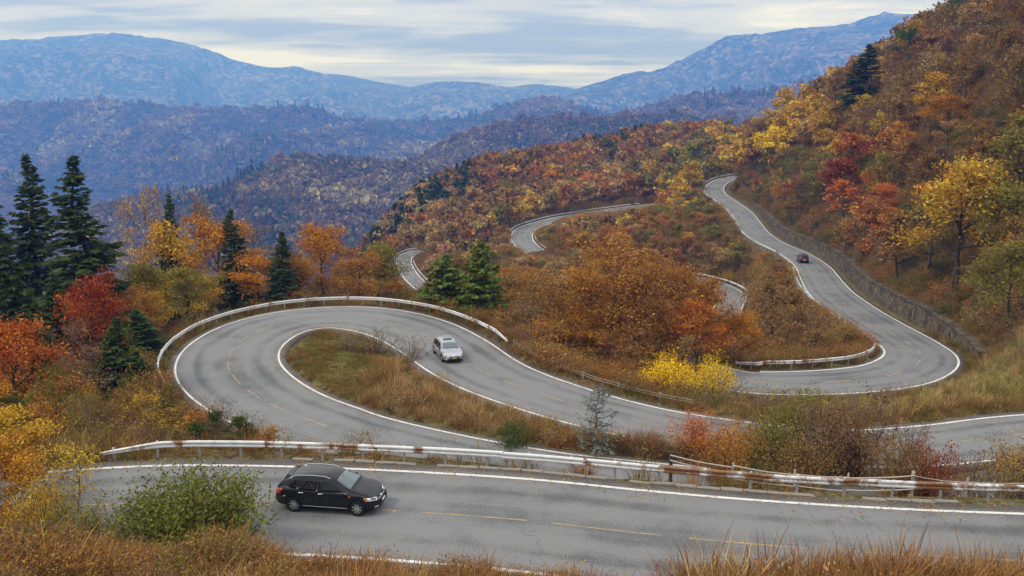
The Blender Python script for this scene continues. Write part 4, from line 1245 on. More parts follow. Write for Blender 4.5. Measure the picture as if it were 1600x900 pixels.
def shrub(seed, H=2.0, Rc=1.3, nstem=14, nleaf=1800, size=0.13, clump=0.2, bare=0.0, n=4, rise=0.9, thick=0.022):
    rg = np.random.default_rng(seed)
    br, A = [], []
    for i in range(nstem):
        az = i * 2.4 + rg.normal() * .3; u = math.sqrt((i + .5) / nstem)
        d = np.array((math.cos(az) * u * Rc * .85, math.sin(az) * u * Rc * .85, H * rise * (1 - 0.4 * u * u) * rg.uniform(.75, 1.05)))
        L = np.linalg.norm(d)
        p0 = np.array((math.cos(az) * u * .12 * Rc, math.sin(az) * u * .12 * Rc, -0.15))
        st = limb(p0, d, L, rg, 0.18, 5, 0.1)
        br.append((st, np.linspace(thick, thick * .35, 5) * H / 2)); A += [st[-1], st[-2], st[-3], st[-1]]
        for j in range(5):
            q = st[1 + j % 4]
            sb = limb(q, d / L + rg.normal(size=3) * .65, L * rg.uniform(.2, .42), rg, 0.4, 4, .25)
            br.append((sb, np.linspace(thick * .45, thick * .14, 4) * H / 2)); A += [sb[-1], sb[-2]]
            if bare > 0:
                for _ in range(3):
                    tw = limb(sb[1 + _ % 3], (sb[-1] - sb[0]) * 3 / L + rg.normal(size=3) * .7, L * rg.uniform(.08, .18), rg, .4, 3, .2)
                    br.append((tw, np.linspace(thick * .2, thick * .1, 3) * H / 2))
    A = np.array(A)
    nl = int(nleaf * (1 - bare))
    ia = rg.integers(0, len(A), nl); cr = rg.random(len(A))
    C = A[ia] + rg.normal(size=(nl, 3)) * np.array((clump, clump, clump * .75)) * Rc
    C[:, 2] = np.maximum(C[:, 2], 0.06)
    return tubes_np(br, n), leaves_np(C, cr[ia], size, rg)
def spruce(seed, H=18.0, Rc=3.2, whorls=30, per=8, sprays=13, size=0.62, base=0.10, droop=0.25, gap=0.15, power=0.85):
    rg = np.random.default_rng(seed)
    tr = np.array([(rg.normal() * .03 * k, rg.normal() * .03 * k, -0.5 + (H + 0.4) * k / 7) for k in range(8)])
    br = [(tr, np.linspace(0.016 * H, 0.012, 8))]
    C, ax, cl, szs = [], [], [], []
    for w in range(whorls):
        t = base + (0.985 - base) * (w + rg.uniform(-.25, .25)) / whorls
        z0 = t * H
        L0 = Rc * ((1 - t) / (1 - base)) ** power * rg.uniform(.82, 1.1) + 0.05
        for k in range(per):
            if rg.random() < gap: continue
            z = z0 + rg.uniform(-.5, .5) * H * .9 / whorls
            az = k * 2 * math.pi / per + w * 1.1 + rg.normal() * .22
            L = L0 * rg.uniform(.62, 1.12)
            el = 0.36 - 0.72 * (1 - t) + 0.55 * t ** 8 + rg.normal() * .13
            u = np.linspace(0, 1, 5)
            h = L * u * math.cos(el); zz = z + L * u * math.sin(el) - droop * L * (u ** 2) * .5 + 0.16 * L * u ** 3
            x0, y0 = np.interp(z, tr[:, 2], tr[:, 0]), np.interp(z, tr[:, 2], tr[:, 1])
            bp = np.stack([x0 + h * math.cos(az), y0 + h * math.sin(az), zz], 1)
            br.append((bp, np.linspace(0.035 * (L / Rc + .15), 0.008, 5)))
            c = rg.random()
            n = max(4, int(sprays * (0.35 + L / Rc)))
            f = np.sqrt(rg.uniform(.03, 1.0, n))
            pos = np.stack([np.interp(f, u, bp[:, q]) for q in range(3)], 1)
            out = np.array((math.cos(az), math.sin(az), 0)); sd = np.array((-math.sin(az), math.cos(az), 0))
            sgn = rg.choice([-1, 1], n)
            wid = (0.18 + 0.22 * L * (1 - f))
            off = (sgn * wid * rg.uniform(0, 1, n))[:, None] * sd + np.stack([np.zeros(n), np.zeros(n), -rg.uniform(0, .22, n) * (0.4 + .5 * L / Rc)], 1)
            a = out * rg.uniform(.35, 1.0, n)[:, None] + sd * (sgn * rg.uniform(.1, .9, n))[:, None] + np.array((0, 0, -0.28))
            C.append(pos + off); ax.append(a); cl.append(np.full(n, c)); szs.append(np.full(n, size * min(1.0, .35 + .9 * L / Rc)))
    C = np.vstack(C); ax = np.vstack(ax); cl = np.concatenate(cl)
    return tubes_np(br, 4), leaves_np(C, cl, np.concatenate(szs), rg, aspect=0.46, up=0.9, jitter=.4, axis=ax / np.linalg.norm(ax, axis=1)[:, None])
def tuft(seed, nb=26, H=0.9, spread=0.35, w=0.022, bendy=0.5, head=False):
    """grass clump of tapering bent blades"""
    rg = np.random.default_rng(seed)
    V, Fc, lv = [], [], []
    for i in range(nb):
        az = rg.uniform(0, 2 * math.pi); r = spread * math.sqrt(rg.random())
        p = np.array((r * math.cos(az), r * math.sin(az), -0.04)); h = H * rg.uniform(.5, 1.1)
        d = np.array((math.cos(az), math.sin(az), 0)) * rg.uniform(.1, 1) * bendy + rg.normal(size=3) * np.array((.2, .2, 0))
        sd = np.array((-math.sin(az + .8), math.cos(az + .8), 0))
        b0 = len(V); c = rg.random()
        for k, t in enumerate((0, .45, .8, 1.0)):
            q = p + np.array((0, 0, h * (t - 0.12 * t * t * bendy))) + d * h * t * t * .8
            ww = w * (1 - t * .75) * (1.9 if head and t == .8 else 1)
            V += [q - sd * ww, q + sd * ww] if k < 3 else [q]
            lv += [(c, (i % 5) / 5, 0, 1)] * (2 if k < 3 else 1)
        Fc += [(b0, b0 + 1, b0 + 3, b0 + 2), (b0 + 2, b0 + 3, b0 + 5, b0 + 4), (b0 + 4, b0 + 5, b0 + 6)]
    me = mesh_np('tuft', V, Fc)
    ca = me.color_attributes.new('lv', 'FLOAT_COLOR', 'POINT'); ca.data.foreach_set('color', np.array(lv, np.float32).ravel())
    me.materials.append(M_GRASS)
    return me
def canopy(seed, n=34, size=0.55, conifer=False):
    """small far-off tree of about unit radius: a lumpy crown of leaf clumps"""
    rg = np.random.default_rng(seed)
    if conifer:
        t = rg.random(n * 2) ** .8; az = rg.uniform(0, 2 * math.pi, n * 2); r = (1 - t) * .62 * rg.uniform(.5, 1, n * 2)
        C = np.stack([r * np.cos(az), r * np.sin(az), t * 2.6], 1)
        axis = np.stack([np.cos(az), np.sin(az), np.full(n * 2, -.5)], 1)
        return leaves_np(C, rg.random(n * 2), size * .9, rg, 0.6, 0.8, .3, axis)
    d = rg.normal(size=(n, 3)); d /= np.linalg.norm(d, axis=1)[:, None]
    d[:, 2] = np.abs(d[:, 2]) * 1.0 - 0.25
    rad = (0.62 + 0.38 * rg.random(n))[:, None]
    C = d * rad * np.array((1, 1, .95)) + np.array((0, 0, 0.75))
    return leaves_np(C, rg.random(n), size, rg, 0.95, 0.4, .35)

# detailed kinds: (bark mesh, crown mesh, height, radius)
KIND = {}
def reg(name, wood, crown, H, Rc, leafm=M_LEAF, bark=M_BARK):
    wm = mesh_np('trunk', wood[0], wood[1], True); wm.materials.append(bark)
    KIND.setdefault(name, []).append((wm, leaf_mesh('crown', *crown, leafm), H, Rc, wood, crown))
for s in range(5): reg('broad', *decid(100 + s, 8, 3.0, 0.20, 10, 6800, 0.20, 0.46, sparse=.55), 8, 3.3)
for s in range(3): reg('tall', *decid(120 + s, 10, 2.9, 0.28, 12, 6800, 0.20, 0.44, sparse=.55), 10, 3.2)
for s in range(3): reg('thin', *decid(140 + s, 7, 2.5, 0.16, 10, 1500, 0.17, 0.36, bark_r=0.013), 7, 2.7, M_LEAF, M_GREYBARK)
for s in range(2): reg('bare', *decid(160 + s, 7, 2.4, 0.14, 12, 420, 0.15, 0.3, subs=6, bark_r=0.012), 7, 2.6, M_LEAF, M_GREYBARK)
for s in range(3): reg('grove', *decid(180 + s, 10, 4.2, 0.16, 14, 10500, 0.19, 0.36, subs=6, bark_r=0.014, sparse=.6), 10, 4.6)
for s in range(3): reg('shrub', *shrub(200 + s, 2.0, 1.3, 16, 2600, 0.12, .17), 2.1, 1.5)
for s in range(3): reg('twiggy', *shrub(220 + s, 2.2, 1.2, 18, 1500, 0.085, .15, bare=.55), 2.3, 1.4, M_LEAF, M_GREYBARK)
for s in range(3): reg('bigshrub', *shrub(260 + s, 3.2, 1.9, 26, 6500, 0.11, .15, thick=.02), 3.4, 2.2)
reg('roundbush', *shrub(241, 2.9, 2.3, 70, 19000, 0.125, .16, thick=.016), 3.1, 2.75)
reg('sapling', *decid(251, 4.6, 1.35, 0.12, 15, 1500, 0.105, 0.30, subs=4, bark_r=0.010), 4.6, 1.5, M_LEAF, M_GREYBARK)
for s in range(3): reg('spruce', *spruce(300 + s, 18, 3.3, 40, 10, 26, .66, .03, .30, .05, .85), 18, 3.3, M_NEEDLE)
reg('pine', *spruce(320, 10, 3.0, 24, 9, 44, 0.55, 0.14, 0.1, 0.06, 0.72), 10, 3.1, M_NEEDLE)
reg('youngpine', *spruce(330, 4.6, 1.3, 15, 6, 13, 0.20, 0.20, -0.5, 0.22, 0.55), 4.6, 1.3, M_NEEDLE, M_GREYBARK)

# the same for trees farther off: coarser leaves, stouter limbs
for s in range(5): reg('broadM', *decid(150 + s, 8, 3.0, 0.22, 9, 2300, 0.40, 0.48, sparse=.5, subs=4, bark_r=.021), 8, 3.3)
for s in range(3): reg('tallM', *decid(160 + s, 10, 2.9, 0.30, 11, 2300, 0.40, 0.46, sparse=.5, subs=4, bark_r=.019), 10, 3.2)
for s in range(3): reg('thinM', *decid(170 + s, 7, 2.5, 0.16, 10, 620, 0.34, 0.42, subs=5, bark_r=0.024), 7, 2.7, M_LEAF, M_GREYBARK)
for s in range(2): reg('bareM', *decid(190 + s, 7, 2.4, 0.14, 13, 170, 0.30, 0.34, subs=7, bark_r=0.024), 7, 2.6, M_LEAF, M_GREYBARK)
KIND['shrubM'] = KIND['shrub']
# ------------------------------------------------------------------ vegetation: colours (linear reflectance of the leaves themselves)
T = {'rust': (0.37, 0.168, 0.044), 'orange': (0.50, 0.215, 0.030), 'gold': (0.54, 0.325, 0.042), 'yellow': (0.85, 0.56, 0.015), 'red': (0.30, 0.075, 0.032), 'scarlet': (0.50, 0.150, 0.034),
     'brown': (0.275, 0.155, 0.052), 'tan': (0.40, 0.26, 0.105), 'olive': (0.215, 0.180, 0.038), 'green': (0.085, 0.110, 0.028), 'mauve': (0.22, 0.130, 0.076), 'spruce': (0.058, 0.084, 0.028), 'pine': (0.125, 0.160, 0.032), 'greyblue': (0.14, 0.165, 0.13), 'bush': (0.165, 0.175, 0.034)}
WORD = {'rust': 'rust orange', 'orange': 'bright orange', 'gold': 'golden', 'yellow': 'bright yellow', 'red': 'dark red', 'scarlet': 'scarlet', 'brown': 'russet brown', 'tan': 'tan', 'olive': 'olive', 'green': 'green', 'mauve': 'mauve brown'}
rv = np.random.default_rng(77)
def jit(c, a=0.12):
    k = 1 + rv.uniform(-a, a); return tuple(min(1, max(0, x * k * (1 + rv.uniform(-a * .5, a * .5)))) for x in c)
def plant(kind, pos, H, W, tint, name, label, cat, group=None, rz=None, var=None, lean=(0, 0)):
    """one tree or bush: an Empty at its foot that parents trunk and crown"""
    K = KIND[kind]; k = K[var % len(K) if var is not None else int(rv.integers(len(K)))]
    o = thing(name, label, cat, tuple(pos), rv.uniform(0, 6.28) if rz is None else rz, group)
    o.rotation_euler[0], o.rotation_euler[1] = lean
    o.scale = (W / (2 * k[3]), W / (2 * k[3]), H / k[2])
    a = bpy.data.objects.new('trunk' if cat == 'tree' else 'stems', k[0]); b = bpy.data.objects.new('crown' if cat == 'tree' else 'foliage', k[1])
    for c in (a, b):
        COL.objects.link(c); c.parent = o
    b['tint'] = tint
    return o
KEEP = []            # rows of the picture that these plants fill
PLACED = []          # (x, y, radius) of what stands already
def by_pixel(kind, px, top, width, tint, name, label, cat, foot=None, Y=None, **k):
    """foot: pixel row of the foot on visible ground; Y: distance where the foot is hidden"""
    p = hit(px, foot) if foot is not None else near_ground(px, Y)
    if p[1] > 165 and kind + 'M' in KIND: kind = kind + 'M'
    if Y is not None and foot is not None: p = near_ground(px, Y)
    x = p[0]
    dep = project(p)[2]
    H = at_y(px, top, p[1])[2] - p[2]
    Wm = width * dep / F
    if kind == 'shrub' and H > 2.3: kind = 'bigshrub'
    PLACED.append((p[0], p[1], Wm * .36))
    KEEP.append((px, top, width, p[1]))
    return plant(kind, (p[0], p[1], p[2] - 0.05), max(H, .4), Wm, jit(T[tint], .06) if isinstance(tint, str) else tint, name, label, cat, **k)

# spruces and pines
S_ = 'spruce_tree'
for px, top, w, Y, vr, lab in [(-6, 240, 160, 84, 0, 'dark spruce cut by the left edge of the picture'), (68, 232, 150, 88, 1, 'tall dark spruce between the left edge and the broad spruce'), (140, 234, 190, 80, 2, 'tallest broad dark green spruce left of the golden tree'),
    (30, 330, 130, 70, 1, 'lower dark spruce in front of the spruces at the left edge'), (100, 420, 130, 66, 0, 'half hidden low spruce below the tall left spruces'), (-15, 420, 130, 60, 2, 'low dark spruce at the left edge above the orange red maple'), (178, 455, 140, 68, 1, 'low dark spruce behind the red maple')]:
    by_pixel('spruce', px, top, w, 'spruce', S_, lab, 'tree', Y=Y, var=vr, group='dark spruces on the left')
by_pixel('spruce', 272, 298, 84, 'spruce', S_, 'small dark spruce rising behind the golden tree', 'tree', Y=107, var=0, group='dark spruces on the left')
by_pixel('spruce', 370, 321, 88, 'spruce', S_, 'small dark spruce right of the orange maple', 'tree', Y=105, var=1, group='dark spruces on the left')
by_pixel('spruce', 443, 357, 84, 'spruce', S_, 'short dark spruce left of the orange tree behind the loop', 'tree', Y=102, var=2, group='dark spruces on the left')
by_pixel('spruce', 222, 480, 110, 'spruce', S_, 'dark low spruce at the left of the loop guardrail', 'tree', Y=72, var=0, group='dark spruces on the left')
by_pixel('spruce', 1341, 66, 100, 'spruce', S_, 'lone dark spruce on the skyline of the right slope', 'tree', Y=246, var=1)
by_pixel('pine', 753, 372, 100, 'pine', 'pine_tree', 'upright green pine behind the end of the loop guardrail', 'tree', Y=86, var=0)
by_pixel('pine', 700, 394, 110, 'pine', 'pine_tree', 'broad green pine left of the upright pine', 'tree', Y=89, var=0, rz=2.0)
by_pixel('youngpine', 930, 596, 78, 'greyblue', 'young_pine_tree', 'thin grey green young pine standing on the loop island', 'tree', foot=722, var=0, rz=.4)
# left broadleaves
by_pixel('broad', 40, 508, 150, 'scarlet', 'maple_tree', 'orange red maple at the left edge above the near road', 'tree', Y=52, var=0)
by_pixel('broad', -10, 600, 130, 'orange', 'maple_tree', 'orange maple half out of frame at the left edge', 'tree', Y=44, var=1)
by_pixel('broad', 165, 436, 120, (.34, .07, .03), 'maple_tree', 'red maple below the broad spruce', 'tree', Y=63, var=2)
by_pixel('thin', 115, 500, 120, 'mauve', 'broadleaf_tree', 'mauve brown thinning tree beside the red maple', 'tree', Y=59, var=0)
by_pixel('broad', 262, 352, 130, 'gold', 'broadleaf_tree', 'large golden tree right of the broad spruce', 'tree', Y=106, var=3)
by_pixel('broad', 340, 346, 132, 'orange', 'maple_tree', 'bright orange maple between the golden tree and the small spruce', 'tree', Y=108, var=4)
by_pixel('broad', 505, 358, 120, 'orange', 'broadleaf_tree', 'amber orange tree behind the middle of the loop guardrail', 'tree', Y=112, var=0)
by_pixel('broad', 588, 380, 90, 'olive', 'broadleaf_tree', 'dark olive brown tree left of the valley road', 'tree', Y=114, var=1)
by_pixel('thin', 225, 288, 110, 'tan', 'broadleaf_tree', 'pale tan half bare tree behind the golden tree', 'tree', Y=135, var=1)
by_pixel('thin', 318, 302, 100, 'brown', 'broadleaf_tree', 'brown half bare tree behind the orange maple', 'tree', Y=150, var=2)
by_pixel('thin', 400, 345, 90, 'brown', 'broadleaf_tree', 'brown half bare tree between the two short spruces', 'tree', Y=140, var=0)
by_pixel('bare', 150, 530, 130, 'mauve', 'broadleaf_tree', 'nearly leafless grey tree in front of the red maple', 'tree', Y=57, var=0)
by_pixel('broad', 30, 640, 170, 'gold', 'broadleaf_tree', 'amber yellow tree in the lower left corner', 'tree', Y=38, var=2)
by_pixel('thin', 140, 695, 120, 'gold', 'sapling_tree', 'slender golden sapling at the left end of the near road', 'tree', Y=34.5, var=1)
by_pixel('sapling', 95, 700, 130, 'olive', 'sapling_tree', 'yellow green sapling left of the slender golden one', 'tree', Y=36, var=0)
by_pixel('thin', 60, 760, 170, 'brown', 'broadleaf_tree', 'brown thinning tree low in the left corner', 'tree', Y=33, var=2)
by_pixel('shrub', 190, 580, 110, 'olive', 'leafy_bush', 'yellow olive bush left of the loop below the dark spruce', 'bush', Y=66)
# bushes by the near road and on the island
by_pixel('roundbush', 314, 732, 245, 'bush', 'round_bush', 'big round olive green bush at the near road edge', 'bush', Y=31.4)
by_pixel('shrub', 802, 653, 62, 'green', 'leafy_bush', 'small dark green bush on the island left of the young pine', 'bush', foot=706)
by_pixel('twiggy', 340, 612, 80, 'brown', 'twiggy_bush', 'brown bush at the outer line of the loop near the front', 'bush', foot=672)
by_pixel('twiggy', 392, 638, 70, 'brown', 'twiggy_bush', 'brown bush where the loop line meets the near guardrail', 'bush', Y=49)
by_pixel('shrub', 1092, 640, 110, 'scarlet', 'leafy_bush', 'orange red bush behind the left end of the timber fence', 'bush', Y=50.5)
by_pixel('shrub', 1158, 655, 110, 'orange', 'leafy_bush', 'orange bush right of the orange red one behind the fence', 'bush', Y=50)
by_pixel('thin', 1240, 606, 130, 'olive', 'broadleaf_tree', 'brownish olive thin tree behind the middle of the fence', 'tree', Y=50, var=0)
by_pixel('bare', 1300, 618, 120, 'mauve', 'broadleaf_tree', 'twiggy grey brown tree left of the small dusky topped tree', 'tree', Y=50, var=1)
by_pixel('sapling', 1360, 594, 104, 'mauve', 'sapling_tree', 'small slim tree with dusky top in front of the hairpin', 'tree', Y=47.5, var=0)
by_pixel('twiggy', 1190, 640, 110, 'mauve', 'twiggy_bush', 'grey brown twiggy bush between the orange bush and the thin tree', 'bush', Y=51)
by_pixel('shrub', 1450, 680, 110, 'red', 'leafy_bush', 'dull red bush behind the guardrail near the right edge', 'bush', Y=45)
by_pixel('twiggy', 1524, 676, 76, 'brown', 'twiggy_bush', 'bare dark shrub standing behind the guardrail at the right', 'bush', Y=43.5)
by_pixel('shrub', 1590, 672, 130, 'tan', 'leafy_bush', 'tan bush cut by the right edge behind the guardrail', 'bush', Y=44)
by_pixel('shrub', 1400, 672, 100, 'brown', 'leafy_bush', 'russet brown bush right of the small dusky topped tree', 'bush', Y=45)
by_pixel('shrub', 1175, 712, 60, 'green', 'leafy_bush', 'small dark green bush at the fence rails', 'bush', Y=43)
# the yellow pair and the orange grove in the middle
by_pixel('shrub', 1044, 548, 100, 'yellow', 'yellow_bush', 'left one of the two bright yellow bushes below the grove', 'bush', Y=64.5, group='bright yellow bushes')
by_pixel('shrub', 1113, 550, 84, 'yellow', 'yellow_bush', 'right one of the two bright yellow bushes below the grove', 'bush', Y=64, group='bright yellow bushes')
by_pixel('grove', 955, 388, 235, 'rust', 'maple_tree', 'large rust orange tree in the middle of the picture', 'tree', Y=80, var=0)
by_pixel('grove', 1062, 425, 170, 'rust', 'maple_tree', 'rust red tree left of the small road bend', 'tree', Y=82, var=1)
by_pixel('grove', 872, 432, 160, 'brown', 'broadleaf_tree', 'russet tree at the left of the middle grove', 'tree', Y=84, var=2)
by_pixel('tall', 1090, 470, 110, 'scarlet', 'maple_tree', 'reddish orange tree in front of the small road bend', 'tree', Y=76, var=0)
by_pixel('thin', 830, 470, 120, 'tan', 'broadleaf_tree', 'tan brown thin tree behind the cable guard', 'tree', Y=86, var=1)
by_pixel('broad', 915, 490, 120, 'orange', 'maple_tree', 'orange tree low at the front of the middle grove', 'tree', Y=76, var=2)
by_pixel('thin', 990, 505, 110, 'rust', 'broadleaf_tree', 'thin rust orange tree above the left yellow bush', 'tree', Y=74, var=2)
by_pixel('thin', 1205, 446, 120, 'brown', 'broadleaf_tree', 'brown thin tree inside the right hairpin', 'tree', Y=96, var=0)
by_pixel('bare', 1262, 470, 110, 'brown', 'broadleaf_tree', 'nearly bare brown tree inside the right hairpin by the rail', 'tree', Y=94, var=1)
by_pixel('thin', 1170, 480, 110, 'rust', 'broadleaf_tree', 'rust brown thin tree right of the small road bend', 'tree', Y=90, var=1)
by_pixel('shrub', 1322, 505, 70, 'olive', 'leafy_bush', 'olive yellow bush inside the right hairpin rail', 'bush', Y=92)
# right slope landmarks
by_pixel('tall', 1492, 245, 175, 'gold', 'broadleaf_tree', 'large golden tree with visible trunk on the right slope', 'tree', foot=455, var=1)
by_pixel('broad', 1308, 248, 78, 'red', 'maple_tree', 'dark red tree on the right slope above the wall', 'tree', foot=322, var=0)
by_pixel('broad', 1372, 285, 70, 'scarlet', 'maple_tree', 'coral orange tree right of the dark red tree', 'tree', foot=345, var=1)
by_pixel('broad', 1207, 200, 60, 'yellow', 'broadleaf_tree', 'yellow gold tree at the left end of the right slope', 'tree', foot=258, var=2)
by_pixel('broad', 1290, 158, 72, 'gold', 'broadleaf_tree', 'golden tree left of the lone spruce', 'tree', foot=232, var=3)
by_pixel('broad', 1222, 140, 62, 'gold', 'broadleaf_tree', 'golden brown tree on the skyline left of the golden tree', 'tree', foot=205, var=4)
by_pixel('bare', 1292, 104, 50, 'brown', 'broadleaf_tree', 'bare brown tree on the skyline left of the lone spruce', 'tree', Y=268, var=0)
by_pixel('broad', 1480, 150, 84, 'orange', 'maple_tree', 'bright orange tree high on the right slope', 'tree', foot=215, var=0)
by_pixel('broad', 1585, 285, 110, 'olive', 'broadleaf_tree', 'dark green olive tree at the right edge of the slope', 'tree', foot=420, var=1)
by_pixel('broad', 1578, 380, 130, 'olive', 'broadleaf_tree', 'yellow olive tree at the right edge above the grass bank', 'tree', foot=500, var=3)

# denser left corner and loop side
by_pixel('thin', 200, 545, 120, 'olive', 'broadleaf_tree', 'olive thinning tree at the left outside of the loop', 'tree', Y=62, var=1)
by_pixel('thin', 110, 590, 140, 'brown', 'broadleaf_tree', 'brown thinning tree right of the orange red maple', 'tree', Y=52, var=2)
by_pixel('broad', 235, 415, 100, 'olive', 'broadleaf_tree', 'dark olive tree between the red maple and the golden tree', 'tree', Y=92, var=0)
by_pixel('broad', 295, 425, 100, 'gold', 'broadleaf_tree', 'lower golden tree behind the left bend of the loop guardrail', 'tree', Y=99, var=1)
by_pixel('broad', 400, 400, 110, 'orange', 'maple_tree', 'lower orange maple behind the loop guardrail', 'tree', Y=102, var=2)
by_pixel('broad', 465, 405, 90, 'rust', 'broadleaf_tree', 'rust orange tree between short spruce and amber tree', 'tree', Y=104, var=3)
by_pixel('broad', 560, 400, 100, 'rust', 'broadleaf_tree', 'rust orange tree right of the amber orange tree', 'tree', Y=106, var=4)
by_pixel('twiggy', 60, 690, 150, 'brown', 'twiggy_bush', 'brown twiggy bush below the orange red maple', 'bush', Y=46)
by_pixel('twiggy', 190, 640, 130, 'brown', 'twiggy_bush', 'brown twiggy bush above the left end of the near guardrail', 'bush', Y=50)
by_pixel('shrub', 120, 650, 120, 'olive', 'leafy_bush', 'olive bush left of the end of the near guardrail', 'bush', Y=46)
by_pixel('shrub', 270, 632, 110, 'brown', 'leafy_bush', 'russet bush above the tapered end of the near guardrail', 'bush', Y=54)
# dark brushwood on the top of the island
by_pixel('twiggy', 588, 508, 90, 'brown', 'twiggy_bush', 'dark brown brush on the island below the loop top', 'bush', foot=553)
by_pixel('twiggy', 640, 520, 80, 'brown', 'twiggy_bush', 'dark brown brush on the island left of the silver car', 'bush', foot=568)
by_pixel('twiggy', 545, 512, 60, 'tan', 'twiggy_bush', 'tan brush at the left of the island top', 'bush', foot=548)
# thicket between the fence and the right hairpin
for j_, (px, top, w, c, kd, Y, lab) in enumerate([
    (1120, 585, 120, 'brown', 'twiggy', 60, 'brown twiggy bush below the right yellow bush'), (1185, 600, 120, 'mauve', 'twiggy', 59, 'grey mauve twiggy bush left of the hairpin lower road'),
    (1255, 610, 100, 'brown', 'twiggy', 58, 'brown twiggy bush below the hairpin lower road'), (1330, 612, 90, 'mauve', 'twiggy', 57, 'mauve twiggy bush left of the grass bank'),
    (1215, 622, 130, 'olive', 'shrub', 49, 'olive bush in the thicket behind the fence middle'), (1285, 628, 130, 'mauve', 'shrub', 48.5, 'mauve brown bush in the thicket behind the fence'),
    (1330, 632, 120, 'brown', 'shrub', 48.5, 'brown twiggy bush left of the small dusky topped tree'), (1130, 672, 110, 'rust', 'shrub', 47, 'rust bush just behind the left fence rails'),
    (1245, 668, 120, 'brown', 'shrub', 46, 'russet bush just behind the middle fence rails'), (1480, 715, 80, 'rust', 'twiggy', 43, 'rust twiggy bush between dull red bush and bare shrub'),
    (1560, 705, 90, 'brown', 'twiggy', 43, 'brown twiggy bush right of the bare dark shrub'), (1150, 625, 90, 'brown', 'bare', 55, 'small leafless tree above the orange bush'), (1420, 640, 70, 'mauve', 'twiggy', 50, 'thin mauve bush right of the small dusky topped tree')]):
    tr_ = kd in ('bare', 'thin')
    by_pixel(kd, px, top, w, c, 'broadleaf_tree' if tr_ else ('twiggy_bush' if kd == 'twiggy' else 'leafy_bush'), lab, 'tree' if tr_ else 'bush', Y=Y)
# front of the middle grove
for px, top, w, c, kd, Y, lab in [(905, 425, 130, 'rust', 'grove', 77, 'rust orange tree left of the large middle tree'), (1010, 415, 140, 'rust', 'grove', 78, 'rust orange tree right of the large middle tree'),
    (845, 500, 110, 'rust', 'broad', 79, 'rust tree at the left foot of the middle grove'), (960, 520, 110, 'rust', 'thin', 73, 'rust thin tree at the front of the middle grove'),
    (1100, 425, 90, 'rust', 'tall', 86, 'rust red tree just left of the small bend guardrail'), (1075, 520, 90, 'brown', 'thin', 70, 'russet thin tree between the two yellow bushes'), (1145, 520, 70, 'rust', 'thin', 80, 'rust brown tree below the small bend')]:
    by_pixel(kd, px, top, w, c, 'broadleaf_tree', lab, 'tree', Y=Y)

# thick growth on the near side of the road at the left
for px, top, w, c, kd, Y, lab in [(10, 690, 170, 'orange', 'broad', 33, 'orange tree low at the left edge beside the near road'), (85, 735, 120, 'gold', 'shrub', 31.5, 'golden bush left of the slender golden sapling'), (150, 770, 130, 'olive', 'shrub', 31, 'olive bush at the left end of the near road'),
    (45, 790, 150, 'rust', 'shrub', 30.5, 'rust bush in the lower left corner'), (180, 800, 110, 'mauve', 'twiggy', 31, 'mauve twiggy bush left of the big round bush'), (110, 830, 140, 'brown', 'shrub', 29.5, 'russet bush at the bottom left of the picture'), (-5, 820, 130, 'tan', 'shrub', 30, 'tan bush in the bottom left corner'), (205, 770, 90, 'gold', 'twiggy', 31.5, 'thin golden twigs left of the big round bush')]:
    tr_ = kd == 'broad'
    by_pixel(kd, px, top, w, c, 'broadleaf_tree' if tr_ else ('twiggy_bush' if kd == 'twiggy' else 'leafy_bush'), lab, 'tree' if tr_ else 'bush', Y=Y)

for px, top, w, Y, vr, lab in [(192, 492, 120, 59, 2, 'dark bushy spruce in front of the red maple'), (60, 470, 120, 60, 0, 'dark bushy spruce above the orange red maple'), (225, 545, 90, 60, 1, 'small dark spruce touching the loop guardrail at the left')]:
    by_pixel('spruce', px, top, w, 'spruce', S_, lab, 'tree', Y=Y, var=vr, group='dark spruces on the left')
for px, top, w, c, kd, Y, lab in [(790, 430, 110, 'brown', 'broad', 92, 'russet tree right of the upright pine'), (770, 485, 90, 'rust', 'thin', 82, 'rust thin tree behind the end of the loop guardrail'), (820, 420, 110, 'rust', 'broad', 98, 'rust tree between the pine and the middle grove')]:
    by_pixel(kd, px, top, w, c, 'broadleaf_tree', lab, 'tree', Y=Y)

# brush left of the loop, above the end of the near guardrail
for j_, (px, top, w, c, kd, Y) in enumerate([(235, 600, 90, 'olive', 'shrub', 60), (160, 590, 110, 'olive', 'shrub', 58), (210, 660, 100, 'tan', 'twiggy', 47), (80, 610, 110, 'green', 'shrub', 54), (260, 665, 90, 'brown', 'twiggy', 49), (310, 640, 80, 'brown', 'twiggy', 52), (20, 690, 130, 'rust', 'shrub', 42), (150, 680, 110, 'olive', 'shrub', 44)]):
    by_pixel(kd, px, top, w, c, 'twiggy_bush' if kd == 'twiggy' else 'leafy_bush', ['yellow olive bush just left of the loop guardrail', 'olive bush below the dark bushy spruce', 'tan twiggy bush at the tapered guardrail end', 'dark green bush right of the orange red maple', 'brown twiggy bush above the guardrail start', 'brown twiggy bush at the outer loop line', 'rust bush under the orange maple at the left edge', 'olive bush left of the tan twiggy bush'][j_], 'bush', Y=Y)
